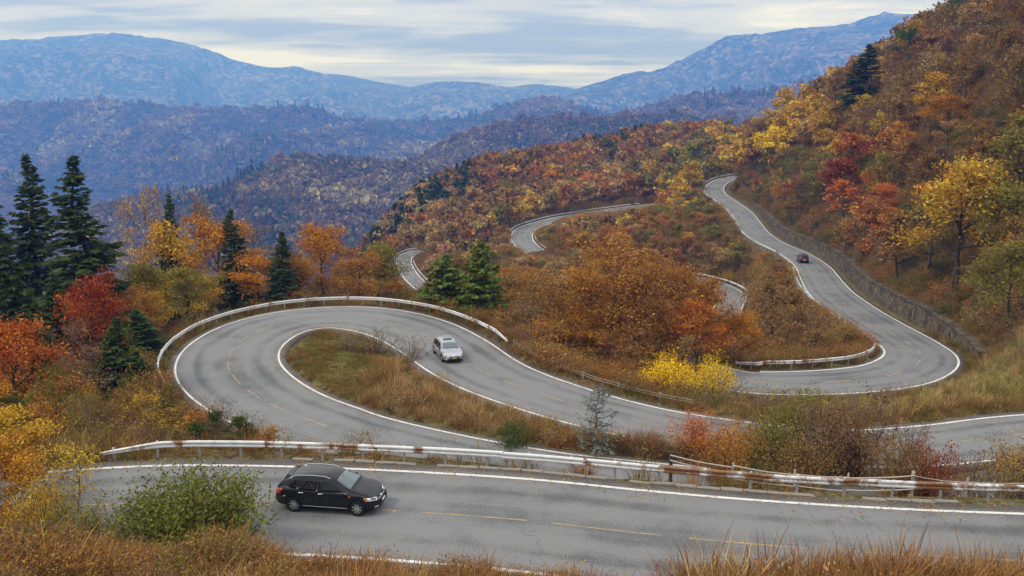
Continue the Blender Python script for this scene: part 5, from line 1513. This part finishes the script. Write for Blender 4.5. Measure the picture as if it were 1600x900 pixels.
# ------------------------------------------------------------------ the woods: every tree gets a place, the largest in view become things, the rest one mass
def along_visible():
    """points of road and car that the photograph shows, so that no tree is planted across them"""
    pts = []
    for key, boxes in {'upper': [(1085, 268, 1300, 470), (1230, 400, 1490, 620)], 'scurve': [(1078, 428, 1170, 492)], 'far': [(795, 318, 1075, 402)], 'farleft': [(618, 388, 664, 450)], 'loop': [(268, 468, 800, 690)], }.items():
        P, hl, hw = ROADS[key]
        for o in (-1, -.5, 0, .5, 1):
            E = offset(P, hw * o, 0.2)[::2]
            u, v, d = project(E)
            for b in boxes:
                s = (u > b[0]) & (u < b[2]) & (v > b[1]) & (v < b[3])
                pts.append(np.stack([u[s], v[s], E[s, 1]], 1))
    W = WE.copy(); W[:, 2] += 1.2
    u, v, d = project(W); s = (u > 1175); pts.append(np.stack([u, v, W[:, 1]], 1)[s])
    for px, top, w, Y in KEEP:                                     # landmark trees on the right slope stay in view
        if px > 1190 and Y > 95:
            for dy in (.05, .2, .35, .5):
                for dx in (-.25, 0, .25): pts.append(np.array([[px + dx * w * (.3 + dy), top + dy * w * 1.2, Y]]))
    return np.vstack(pts)
CLEAR = along_visible()
def blocks(x, y, z, H, W):
    u, v, d = project((x, y, z)); u2, v2, d2 = project((x, y, z + H))
    hwid = W * .5 * F / d
    s = (CLEAR[:, 2] > y + 2) & (np.abs(CLEAR[:, 0] - u) < hwid * .85) & (CLEAR[:, 1] > v2 - (v2 - v) * 0.02) & (CLEAR[:, 1] < v)
    return int(s.sum())
def hidden(x, y, z):
    """is the point behind the land, seen from the camera"""
    t = np.linspace(0.15, 0.97, 60)
    g = ground(x * t, y * t)
    return bool(np.any(g > CAMZ + (z - CAMZ) * t + 0.3))
def colour_at(u, v, zone):
    """leaf colour by place in the wood, as the photograph shows it: centre, radius, colour"""
    spots = [(1200, 225, 60, 'gold'), (1290, 190, 60, 'gold'), (1240, 150, 40, 'gold'), (1310, 285, 45, 'red'), (1360, 300, 40, 'scarlet'), (1345, 335, 30, 'rust'), (1440, 330, 70, 'rust'), (1560, 300, 60, 'olive'), (1590, 420, 60, 'olive'), (1480, 170, 50, 'orange'), (1540, 180, 60, 'rust'),
             (1430, 60, 110, 'brown'), (1560, 60, 120, 'brown'), (1230, 300, 50, 'olive'), (1400, 420, 60, 'brown'), (1500, 440, 50, 'olive'),
             (740, 300, 80, 'brown'), (900, 260, 60, 'rust'), (1000, 240, 50, 'brown'), (690, 390, 50, 'tan'), (830, 325, 30, 'gold'), (910, 310, 25, 'orange'), (1030, 285, 40, 'olive'), (1090, 290, 35, 'olive'), (640, 350, 50, 'tan'),
             (950, 345, 50, 'tan'), (1050, 330, 40, 'gold'), (1120, 380, 50, 'brown'), (1000, 400, 60, 'rust'), (1180, 500, 60, 'brown'), (1280, 510, 60, 'brown')]
    w, names = [], []
    for a, b, r, c in spots:
        w.append(math.exp(-((u - a) ** 2 + (v - b) ** 2) / (2 * r * r)) * (.7 if c in ('red', 'scarlet') else 1.3)); names.append(c)
    base = {'slope': [('rust', .20), ('brown', .40), ('tan', .10), ('olive', .18), ('orange', .10), ('gold', .09), ('mauve', .03), ('green', .06), ('red', .02)],
            'hump': [('brown', .34), ('tan', .18), ('olive', .24), ('rust', .18), ('gold', .08)],
            'grove': [('rust', .55), ('orange', .15), ('brown', .2), ('scarlet', .06), ('tan', .06)],
            'left': [('green', .12), ('brown', .34), ('rust', .2), ('orange', .06), ('olive', .22), ('mauve', .14), ('gold', .04), ('tan', .08)],
            'ridge': [('rust', .24), ('brown', .42), ('tan', .10), ('olive', .20), ('gold', .02), ('green', .08)]}[zone]
    for c, q in base:
        w.append(q); names.append(c)
    w = np.array(w); return names[int(rv.choice(len(w), p=w / w.sum()))]
def scatter(x0, x1, y0, y1, sp0, tries=3.2):
    n = int((x1 - x0) * (y1 - y0) / (sp0 * sp0) * tries)
    X = rv.uniform(x0, x1, n); Y = rv.uniform(y0, y1, n)
    cell = {}; out = []
    for x, y in zip(X, Y):
        ci, cj = int(x // sp0), int(y // sp0)
        ok = True
        for a in (-1, 0, 1):
            for b in (-1, 0, 1):
                for q in cell.get((ci + a, cj + b), ()):
                    if (q[0] - x) ** 2 + (q[1] - y) ** 2 < sp0 * sp0: ok = False
        if ok:
            cell.setdefault((ci, cj), []).append((x, y)); out.append((x, y))
    return np.array(out)
upo = np.argsort(RUP[_hair:, 1]); UPY, UPX = RUP[_hair:, 1][upo], RUP[_hair:, 0][upo]
def upper_x(y): return np.interp(y, UPY, UPX)
CAND = []
def zone_fill(zone, pts, hr, wr, kinds, gap, cut=3, test=None, crowd=1.0):
    g = ground(pts[:, 0], pts[:, 1]); rgp = road_gap(pts[:, 0], pts[:, 1])
    u, v, d = project(np.stack([pts[:, 0], pts[:, 1], g], 1))
    for i, (x, y) in enumerate(pts):
        if rgp[i] < gap or u[i] < -90 or u[i] > 1690 or v[i] > 980: continue
        if test is not None and not test(x, y): continue
        if any((x - a) ** 2 + (y - b) ** 2 < (r * crowd + .6 * crowd) ** 2 for a, b, r in PLACED): continue
        H = rv.uniform(*hr); W = H * rv.uniform(*wr)
        if hidden(x, y, g[i] + H * .95): continue
        nb = blocks(x, y, g[i], H, W)
        if nb > cut:
            H *= .45; W *= .6
            if blocks(x, y, g[i], H, W) > cut: continue
        c = colour_at(u[i], v[i] - H * .5 * F / d[i], zone)
        kd = kinds[int(rv.integers(len(kinds)))]
        if zone == 'slope' and v[i] < 190 + (u[i] - 1300) * .2 and u[i] > 1330 and rv.random() < .7:
            kd = 'thin' if rv.random() < .6 else 'bare'
            if rv.random() < .7: c = ['brown', 'mauve', 'tan', 'brown'][int(rv.integers(4))]
        CAND.append((x, y, g[i], H, W, c, kd, zone, d[i], u[i], v[i]))
# right slope above the wall
pt = scatter(36, 165, 70, 370, 4.3)
zone_fill('slope', pt, (5.5, 10.0), (.75, 1.0), ['broad', 'broad', 'tall', 'thin', 'thin', 'bare'], 2.2, 3, lambda x, y: x > upper_x(y) + 4 and y > 84 and not (y < 96 and x < 52))
# the knoll between the roads
pt = scatter(-14, 66, 118, 300, 2.9)
zone_fill('hump', pt, (3.4, 6.5), (.85, 1.2), ['broad', 'broad', 'thin', 'shrub'], 1.4, 2, lambda x, y: x < upper_x(y) - 3 and x > -18)
# orange grove in the middle, and the hollow inside the right hairpin
pt = scatter(-6, 48, 72, 120, 3.4)
zone_fill('grove', pt, (5.0, 8.5), (.75, 1.0), ['tall', 'broad', 'thin', 'thin'], 1.6, 3, lambda x, y: x < upper_x(y) - 3.5 and not (14 < x < 44 and y < 82) and (x < 24 or y > 84))
# left of and behind the loop
pt = scatter(-95, 4, 46, 190, 3.9)
zone_fill('left', pt, (4.0, 7.5), (.6, .9), ['broad', 'tall', 'thin', 'bare', 'broad'], 3.0, 2, lambda x, y: (y > 103 or x < -33 - max(0, 60 - y) * .1) and not (x > -33 and y < 99) and not (y < 56 and x > -27))
pt = scatter(-36, -13, 44, 68, 1.9, 9)
zone_fill('left', pt, (1.8, 3.8), (.75, 1.05), ['shrub', 'shrub', 'thin', 'bare', 'broad'], 1.4, 3, lambda x, y: not (y > 55 and x > -21), .35)
pt = scatter(-60, -34, 46, 98, 3.0)
zone_fill('left', pt, (3.5, 7.0), (.6, .9), ['broad', 'tall', 'thin', 'broad'], 2.0, 2, lambda x, y: True)
# far woods
pt = scatter(-190, 10, 190, 400, 4.8)
zone_fill('ridge', pt, (6.5, 10), (.75, 1.0), ['broad'], 3, 2, lambda x, y: x < -14 or y > 300)
pt = scatter(-90, 190, 296, 610, 5.4)
zone_fill('ridge', pt, (8.5, 12.5), (.75, 1.0), ['broad'], 2.5, 2, lambda x, y: y > 300 and x < 118)

def size_px(c): return c[3] * F / c[8] * (.55 if c[7] == 'left' and c[1] > 112 else 1)
def seen(c):
    return -40 < c[9] < 1640 and c[10] - c[3] * F / c[8] < 900
CAND.sort(key=lambda c: -size_px(c) if seen(c) else 0)
N_THINGS = 240
REGION = {'slope': ('on the right slope above the retaining wall', 'trees on the right slope'), 'hump': ('on the knoll between the winding roads', 'trees on the knoll'), 'grove': ('in the grove between the loop and the hairpin', 'trees of the middle grove'),
          'left': ('in the wood left of the loop', 'trees left of the loop'), 'ridge': ('on the far orange ridge', 'trees on the far ridge')}
FORM = {'broad': 'full', 'tall': 'tall', 'thin': 'thinning', 'bare': 'nearly bare', 'shrub': 'low bushy'}
def place_words(c):
    u, v = c[9], c[10] - .5 * c[3] * F / c[8]
    z = c[7]
    if z == 'slope':
        a = 'high' if v < 150 + max(0, (1330 - u)) * .25 else 'low' if c[2] < 0 else 'half way'
        b = 'below the lone spruce' if u < 1330 else 'near the red tree' if u < 1420 else 'near the large golden tree' if u < 1540 else 'at the right edge'
        return f'{a} on the slope {b}' if a != 'half way' else f'on the slope {b}'
    if z == 'hump':
        return 'on the knoll ' + ('beside the far bend' if u < 930 else 'between the roads' if u < 1090 else 'left of the climbing road')
    if z == 'grove':
        return 'left in the middle grove' if u < 860 else 'deep in the middle grove' if u < 980 else 'right in the middle grove' if u < 1100 else 'inside the right hairpin'
    if z == 'left':
        return ('at the left edge' if u < 120 else 'below the broad spruce' if u < 250 else "behind the loop's left" if u < 420 else "behind the loop's middle" if u < 560 else "behind the loop's right")
    return 'at the foot of the far ridge'
ORD = ['leftmost', 'second from left', 'third from left', 'fourth from left', 'fifth from left', 'sixth from left', 'seventh from left', 'eighth from left', 'ninth from left', 'tenth from left']
FORM['thin'] = 'sparse'; FORM['shrub'] = 'low'; FORM['bare'] = 'leafless'
picked = sorted(CAND[:N_THINGS], key=lambda c: c[9])
def base_label(c):
    return f'{"small " if c[3] < 4.5 else ""}{WORD[c[5]]} {FORM[c[6]]} {"bush" if c[6] == "shrub" else "tree"} {place_words(c)}'
from collections import Counter
tot = Counter(base_label(c) for c in picked); seen_ = Counter()
for c in picked:
    x, y, z, H, W, colr, kind, zone, d, u, v = c
    bush = kind == 'shrub'
    lab = base_label(c)
    if tot[lab] > 1:
        k_ = seen_[lab]; seen_[lab] += 1
        lab = lab.replace(' from left', '')
        lab = ('rightmost' if k_ == tot[lab] - 1 else (ORD[k_] if k_ < 10 else 'farther right')) + ' ' + lab
    plant(kind + ('M' if y > 105 else ''), (x, y, z - .08), H, W, jit(T[colr]), 'leafy_bush' if bush else 'broadleaf_tree', lab, 'bush' if bush else 'tree', REGION[zone][1])

# ------------------------------------------------------------------ masses: one object of points, small trees placed on them by geometry nodes
def protos(name, meshes):
    c = bpy.data.collections.new(name)
    for i, me in enumerate(meshes):
        c.objects.link(bpy.data.objects.new('%s_%02d' % (name, i), me))
    return c
def mass(name, label, cat, pts, scl, rot, idx, tint, coll):
    me = bpy.data.meshes.new(name)
    n = len(pts)
    me.vertices.add(n); me.vertices.foreach_set('co', np.asarray(pts, np.float32).ravel())
    def A(nm, typ, key, data):
        at = me.attributes.new(nm, typ, 'POINT'); at.data.foreach_set(key, np.asarray(data).ravel())
    A('scl', 'FLOAT_VECTOR', 'vector', np.asarray(scl, np.float32)); A('rot', 'FLOAT_VECTOR', 'vector', np.asarray(rot, np.float32))
    A('idx', 'INT', 'value', np.asarray(idx, np.int32)); A('tint', 'FLOAT_VECTOR', 'vector', np.asarray(tint, np.float32))
    o = link(name, me)
    o['kind'] = 'stuff'; tag(o, label, cat)
    ng = bpy.data.node_groups.new(name + '_nodes', 'GeometryNodeTree')
    ng.interface.new_socket('Geometry', in_out='INPUT', socket_type='NodeSocketGeometry'); ng.interface.new_socket('Geometry', in_out='OUTPUT', socket_type='NodeSocketGeometry')
    N = ng.nodes; L = ng.links
    gi = N.new('NodeGroupInput'); go = N.new('NodeGroupOutput'); ip = N.new('GeometryNodeInstanceOnPoints'); ci = N.new('GeometryNodeCollectionInfo')
    ci.inputs['Collection'].default_value = coll; ci.inputs['Separate Children'].default_value = True; ci.inputs['Reset Children'].default_value = True
    def na(nm, typ):
        q = N.new('GeometryNodeInputNamedAttribute'); q.data_type = typ; q.inputs[0].default_value = nm
        return q.outputs['Attribute']
    L.new(gi.outputs[0], ip.inputs['Points']); L.new(ci.outputs[0], ip.inputs['Instance']); ip.inputs['Pick Instance'].default_value = True
    L.new(na('idx', 'INT'), ip.inputs['Instance Index']); L.new(na('scl', 'FLOAT_VECTOR'), ip.inputs['Scale'])
    e2r = N.new('FunctionNodeEulerToRotation'); L.new(na('rot', 'FLOAT_VECTOR'), e2r.inputs[0]); L.new(e2r.outputs[0], ip.inputs['Rotation'])
    L.new(ip.outputs[0], go.inputs[0])
    md = o.modifiers.new('plants', 'NODES'); md.node_group = ng
    return o
# rest of the near woods (lighter copies of the same kinds)
lite = []
for s in range(6): lite.append(joined('lite%d' % s, *decid(400 + s, 8, 3.0, 0.2, 9, 2000, 0.42, 0.50, subs=3, twigs=False, n=4, sparse=.6)))
for s in range(2): lite.append(joined('lt%d' % s, *decid(420 + s, 8, 3.0, 0.2, 10, 420, 0.28, 0.36, subs=4, twigs=False, n=4)))
for s in range(3): lite.append(joined('ls%d' % s, *decid(430 + s, 8, 3.2, 0.15, 7, 420, 1.0, 0.55, subs=2, twigs=False, n=3, sparse=.6)))
C_LITE = protos('wood', lite)
rest = CAND[N_THINGS:]
def mass_from(name, label, cat, rows):
    pts = [(c[0], c[1], c[2] - .1) for c in rows]
    scl = [(c[4] / 6.6, c[4] / 6.6, c[3] / 8.0) for c in rows]
    rot = [(0, 0, rv.uniform(0, 6.28)) for c in rows]
    idx = [int(rv.integers(8, 11)) if c[8] > 260 else (int(rv.integers(6, 8)) if c[6] in ('bare', 'thin') and rv.random() < .6 else int(rv.integers(0, 6))) for c in rows]
    tint = [jit(T[c[5]], .16) for c in rows]
    mass(name, label, cat, pts, scl, rot, idx, tint, C_LITE)
mass_from('slope_wood', 'mass of brown and orange trees covering the right slope', 'woodland', [c for c in rest if c[7] == 'slope'])
mass_from('knoll_wood', 'mass of low tan and olive trees covering the knoll', 'woodland', [c for c in rest if c[7] in ('hump', 'grove')])
mass_from('valley_wood', 'mass of brown trees falling away left of the loop', 'woodland', [c for c in rest if c[7] == 'left'])
mass_from('ridge_wood', 'mass of rust brown trees covering the far orange ridge', 'woodland', [c for c in rest if c[7] == 'ridge'])
# dark conifers along the left shoulder of the orange ridge
cone = [leaf_mesh('cone', *canopy(500 + s, 40, .55, True), M_NEEDLE) for s in range(3)]
far_can = [leaf_mesh('crown', *canopy(520 + s), M_LEAF) for s in range(6)]
C_FAR = protos('far', far_can + cone)
rows = []
for i in range(300):
    t = rv.random()
    if t < .62: px, py, Y = np.interp(rv.random(), [0, .35, .7, 1], [560, 610, 680, 735]), None, rv.uniform(385, 440)
    else: px, py, Y = rv.uniform(900, 1000), None, rv.uniform(500, 545)
    p = near_ground(px, Y); x = (px - 800) / F * (Y * cp + 40 * sp_); z = ground(x, Y)[0]
    rows.append((x, Y, z - .5))
rows = np.array(rows)
sc = rv.uniform(3.2, 5.0, len(rows))
mass('ridge_conifers', 'dark green conifers along the shoulder of the far orange ridge', 'woodland', rows, np.stack([sc, sc, sc * 1.05], 1), np.stack([sc * 0, sc * 0, rv.uniform(0, 6, len(rows))], 1), rv.integers(6, 9, len(rows)), np.array([jit((.05, .075, .03), .2) for _ in rows]), C_FAR)
# woods on the distant hills
def hill_wood(name, label, Vg, n, r, cols, keep):
    ny_, nx_ = Vg.shape[:2]
    fi = rv.uniform(0, ny_ - 1.001, n * 3); fj = rv.uniform(0, nx_ - 1.001, n * 3)
    i0, j0 = fi.astype(int), fj.astype(int); a, b = (fi - i0)[:, None], (fj - j0)[:, None]
    P = (Vg[i0, j0] * (1 - a) + Vg[i0 + 1, j0] * a) * (1 - b) + (Vg[i0, j0 + 1] * (1 - a) + Vg[i0 + 1, j0 + 1] * a) * b
    u, v, d = project(P)
    s = (u > -60) & (u < 1660) & (v < keep) & (fi < ny_ * 0.90)
    P = P[s][:n]; m_ = len(P)
    f = NZ.fbm(P[:, 0] / 150, P[:, 1] / 150, 4) * 1.7 + rv.normal(size=m_) * .30
    ci = np.clip(((f + 1) / 2 * len(cols)).astype(int), 0, len(cols) - 1)
    tint = np.array(cols)[ci] * rv.uniform(.75, 1.25, m_)[:, None] * 1.6
    sc_ = np.exp(rv.normal(size=m_) * .28) * r * 1.22
    con = (NZ2.fbm(P[:, 0] / 140, P[:, 1] / 140, 3) > .22) & (rv.random(m_) < .45)
    idx_ = np.where(con, rv.integers(6, 9, m_), rv.integers(0, 6, m_)); sc_[con] *= .8
    tint[con] = np.array((.04, .06, .028)) * rv.uniform(.8, 1.3, con.sum())[:, None]
    mass(name, label, 'woodland', P - np.array((0, 0, r * .3)), np.stack([sc_, sc_, sc_ * rv.uniform(.85, 1.3, m_)], 1), np.stack([sc_ * 0, sc_ * 0, rv.uniform(0, 6.28, m_)], 1), idx_, tint, C_FAR)
HC = [(.055, .065, .03), (.085, .065, .032), (.13, .085, .045), (.12, .08, .05), (.15, .115, .05), (.21, .17, .06), (.26, .22, .08)]
hill_wood('hill_wood', 'mottled autumn wood on the nearest hill across the valley', MHV, 12000, 4.6, HC, 420)
hill_wood('hill_wood', 'dark wooded hill rising behind the orange ridge', DRV, 9000, 5.0, HC[:5], 330)
hill_wood('ridge_wood', 'blue hazy wood on the long ridge across the valley', BLV, 30000, 7.5, HC[:6], 300)
hill_wood('ridge_wood', 'hazy wood on the ridge below the right hand mountain', RRV, 9000, 6.5, HC[:5], 230)

# ------------------------------------------------------------------ grasses and undergrowth
tall = [tuft(600 + s, 44, 1.05, .40, .0095, .6, True) for s in range(3)]
short = [tuft(620 + s, 30, .32, .34, .016, .8) for s in range(3)]
weedm = []
for s in range(4):
    w_, c_ = shrub(640 + s, 1.0, .62, 13, 640, 0.055, .17, n=3, thick=.014)
    weedm.append(joined('weed%d' % s, w_, c_))
C_GR = protos('herb', tall + short + weedm)
def herb(name, label, cat, pts, hs, which, tints, minroad=.25, guard=0.0):
    pts = np.asarray(pts); g = road_gap(pts[:, 0], pts[:, 1]); pts = pts[g > minroad]
    pts = pts[~((pts[:, 0] > -15) & (pts[:, 0] < 9.5) & (pts[:, 1] > 35) & (pts[:, 1] < 49.5) & (rv.random(len(pts)) < .9))]
    z = ground(pts[:, 0], pts[:, 1]); n = len(pts)
    u, v, d = project(np.stack([pts[:, 0], pts[:, 1], z], 1)); s = (u > -260) & (u < 1860) & (v < 1500)
    pts, z = pts[s], z[s]; n = len(pts)
    if guard:
        keep = np.array([blocks(x, y, zz, guard, guard) == 0 for (x, y), zz in zip(pts, z)])
        pts, z = pts[keep], z[keep]; n = len(pts)
    f = np.clip((NZ2.fbm(pts[:, 0] / 2.6, pts[:, 1] / 2.6, 3) + 1) / 2 + rv.normal(size=n) * .12, 0, .999)
    ti = np.array([T[t] if isinstance(t, str) else t for t in tints])[(f * len(tints)).astype(int)] * rv.uniform(.75, 1.25, n)[:, None]
    sc_ = rv.uniform(*hs, n) * (.55 + .9 * np.clip(.5 + .9 * NZ.fbm(pts[:, 0] / 1.7 + 40, pts[:, 1] / 1.7, 2), 0, 1))
    mass(name, label, cat, np.column_stack([pts, z]), np.stack([sc_ * 1.05, sc_ * 1.05, sc_], 1), np.stack([rv.normal(size=n) * .08, rv.normal(size=n) * .08, rv.uniform(0, 6.28, n)], 1), rv.choice(which, n), ti, C_GR)
def rnd(x0, x1, y0, y1, n, test=None):
    p = np.stack([rv.uniform(x0, x1, n), rv.uniform(y0, y1, n)], 1)
    if test is not None: p = p[test(p[:, 0], p[:, 1])]
    return p
STRAW, DRY, RUSTY = (.50, .35, .17), (.30, .17, .065), (.30, .135, .05)
# inside of the loop: reeds to the right, short grass at its left tip
lo_poly = LOOP
def in_loop(x, y):
    inside_ = np.zeros(len(x), bool); PX, PY = LOOP[:, 0], LOOP[:, 1]; j = len(PX) - 1
    for i in range(0, len(PX)):
        c = ((PY[i] > y) != (PY[j] > y)) & (x < (PX[j] - PX[i]) * (y - PY[i]) / (PY[j] - PY[i] + 1e-12) + PX[i])
        inside_ ^= c; j = i
    return inside_
herb('dry_grass', 'tall straw and russet grass on the island inside the loop', 'grass', rnd(-17, 30, 48, 84, 15000, lambda x, y: in_loop(x, y) & (x > -11.5 + 3.2 * NZ.fbm(x / 4, y / 4, 2)) & (rv.random(len(x)) < np.where(y > 75 - (x + 12) * .8, 1, .75))), (.5, 1.0), [0, 1, 2, 0, 1, 7, 9], [DRY, 'brown', STRAW, DRY, 'tan', RUSTY, 'olive'], .45)
herb('green_grass', 'short green grass at the tip of the island in the loop', 'grass', rnd(-22, 6, 54, 84, 9000, lambda x, y: in_loop(x, y)), (.5, 1.1), [3, 4, 5], ['olive', DRY, (.16, .15, .035), 'brown', (.24, .19, .06), 'olive'], .3)
# verges and banks
herb('verge_grass', 'mixed short grass along the road verges', 'grass', rnd(-45, 60, 38, 100, 60000, lambda x, y: (road_gap(x, y) < 3.2) & ~in_loop(x, y)), (.45, 1.2), [3, 4, 5, 3, 4, 0], [DRY, 'olive', (.18, .15, .04), 'brown', 'tan', 'olive'], .25)
herb('bank_grass', 'straw and green grass on the bank right of the hairpin', 'grass', rnd(22, 75, 58, 84, 12000, lambda x, y: ~in_loop(x, y) & (y < 67 + (x - 30) * .55)), (.4, .85), [0, 1, 2, 3, 4, 5], ['olive', (.19, .20, .04), STRAW, (.22, .21, .05), STRAW, DRY], .3)
herb('bank_reeds', 'pale tall reeds on the upper bank beside the hairpin', 'grass', rnd(38, 64, 68, 84, 4200, lambda x, y: (y < 62 + (x - 30) * .62) & (y > 62 + (x - 38) * .25)), (.9, 1.6), [0, 1, 2], [STRAW, DRY, (.45, .31, .15), RUSTY], .5)
# foreground below the near road
herb('foreground_weeds', 'rust brown dry weeds along the bottom of the picture', 'weeds', rnd(-9, 32, 14, 33.5, 32000, lambda x, y: (rv.random(len(x)) < np.clip(.35 + x / 12, .25, 1)) & ((x > 4) | (y < 29.4 + .25 * np.clip(x, 0, 4)))), (.5, 1.0), [0, 1, 2, 6, 7, 8, 9, 0], [RUSTY, DRY, (.36, .19, .08), 'brown', RUSTY, STRAW], .12)
herb('foreground_weeds', 'tall rust brown weeds in the lower right corner', 'weeds', rnd(4, 32, 22, 31.5, 9000, lambda x, y: rv.random(len(x)) < np.clip((x - 4) / 8, 0, 1)), (1.1, 1.75), [0, 1, 2, 0, 1, 2, 7], [RUSTY, DRY, (.36, .19, .08), 'brown', RUSTY, STRAW], .5)
herb('foreground_weeds', 'brown weeds and grass in the lower left corner', 'weeds', rnd(-28, -8.5, 13, 31.0, 13000, lambda x, y: y < 30.2 - .05 * (x + 8.5) * 0), (.6, 1.25), [0, 6, 7, 8, 9, 6, 7, 8, 1], ['brown', DRY, 'rust', 'mauve', 'olive', 'brown'], .12)
herb('slope_weeds', 'brown undergrowth on the slope left of the loop', 'undergrowth', rnd(-60, -12, 43, 98, 9000, lambda x, y: ~in_loop(x, y) & (x < -12 - (y > 53) * 8)), (.5, 1.15), [6, 7, 8, 9, 6, 7, 0], ['brown', 'olive', RUSTY, 'mauve', 'green', 'olive'], .9)
herb('slope_weeds', 'brown and olive undergrowth below the middle grove', 'undergrowth', rnd(-10, 50, 62, 124, 9000, lambda x, y: ~in_loop(x, y) & ~((x > 14) & (y < 76)) & ~(x > upper_x(y))), (.9, 1.9), [6, 7, 8, 9], ['brown', 'olive', RUSTY, 'rust', 'tan', 'olive'], 1.0)
herb('slope_weeds', 'russet undergrowth between the trees of the right slope', 'undergrowth', rnd(40, 150, 82, 300, 10000, lambda x, y: x > upper_x(y) + 5.5), (1.0, 2.2), [6, 7, 8, 9], ['brown', 'olive', 'rust', 'green', 'tan', 'olive'], 2.0)
herb('fence_weeds', 'reddish brown weeds between the near guardrail and the lower road', 'weeds', rnd(-14, 34, 38, 52, 8000, lambda x, y: (x > 8) | (rv.random(len(x)) < .35)), (.5, 1.2), [0, 6, 7, 8, 9, 1], ['brown', RUSTY, 'rust', 'mauve', 'olive', DRY], .35)

herb('slope_weeds', 'tan and olive scrub covering the knoll between the winding roads', 'undergrowth', rnd(-16, 68, 112, 310, 13000, lambda x, y: x < upper_x(y) - 3), (1.5, 3.0), [6, 7, 8, 9], ['brown', 'olive', 'tan', 'brown', 'gold', 'olive'], 1.2, 2.0)
herb('slope_weeds', 'russet scrub on the near face of the far orange ridge', 'undergrowth', rnd(-60, 100, 290, 420, 8000), (2.0, 4.0), [6, 7, 8, 9], ['brown', 'olive', 'tan', 'rust', 'brown', 'olive'], 2.0, 2.5)

# fallen leaves blown along the road edges
fl = []
for s in range(4):
    rg_ = np.random.default_rng(700 + s)
    c_ = np.column_stack([rg_.normal(size=(9, 2)) * .35, np.abs(rg_.normal(size=9)) * .01 + .018])
    ax_ = np.column_stack([rg_.normal(size=(9, 2)), rg_.normal(size=9) * .15])
    V_, F_, l_ = leaves_np(c_, rg_.random(9), 0.07, rg_, .7, 6.0, .4, ax_ / np.linalg.norm(ax_, axis=1)[:, None])
    fl.append(leaf_mesh('leaf', V_, F_, l_, M_LEAF))
C_FL = protos('leaf', fl)
lp_, lz_ = [], []
for key, nn_ in (('near', 1000), ('loop', 1500), ('upper', 500)):
    P, hl, hw = ROADS[key]
    i_ = rv.integers(2, len(P) - 2, nn_); sd_ = rv.choice([-1, 1], nn_)
    o_ = sd_ * (hw[i_] - np.abs(rv.normal(size=nn_)) * .75 + .1)
    N_ = normals2(P)[i_]
    lp_.append(np.column_stack([P[i_, :2] + N_ * o_[:, None], P[i_, 2] + .004]))
lp_ = np.vstack(lp_); u_, v_, d_ = project(lp_); lp_ = lp_[(u_ > -60) & (u_ < 1660) & (v_ < 960)]
n_ = len(lp_); s_ = rv.uniform(.7, 1.3, n_)
mass('fallen_leaves', 'fallen orange and brown leaves blown along the road edges', 'leaves', lp_, np.stack([s_, s_, s_], 1), np.stack([s_ * 0, s_ * 0, rv.uniform(0, 6.28, n_)], 1), rv.integers(0, 4, n_), np.array([T[['orange', 'brown', 'tan', 'gold', 'rust'][int(k)]] for k in rv.integers(0, 5, n_)]), C_FL)
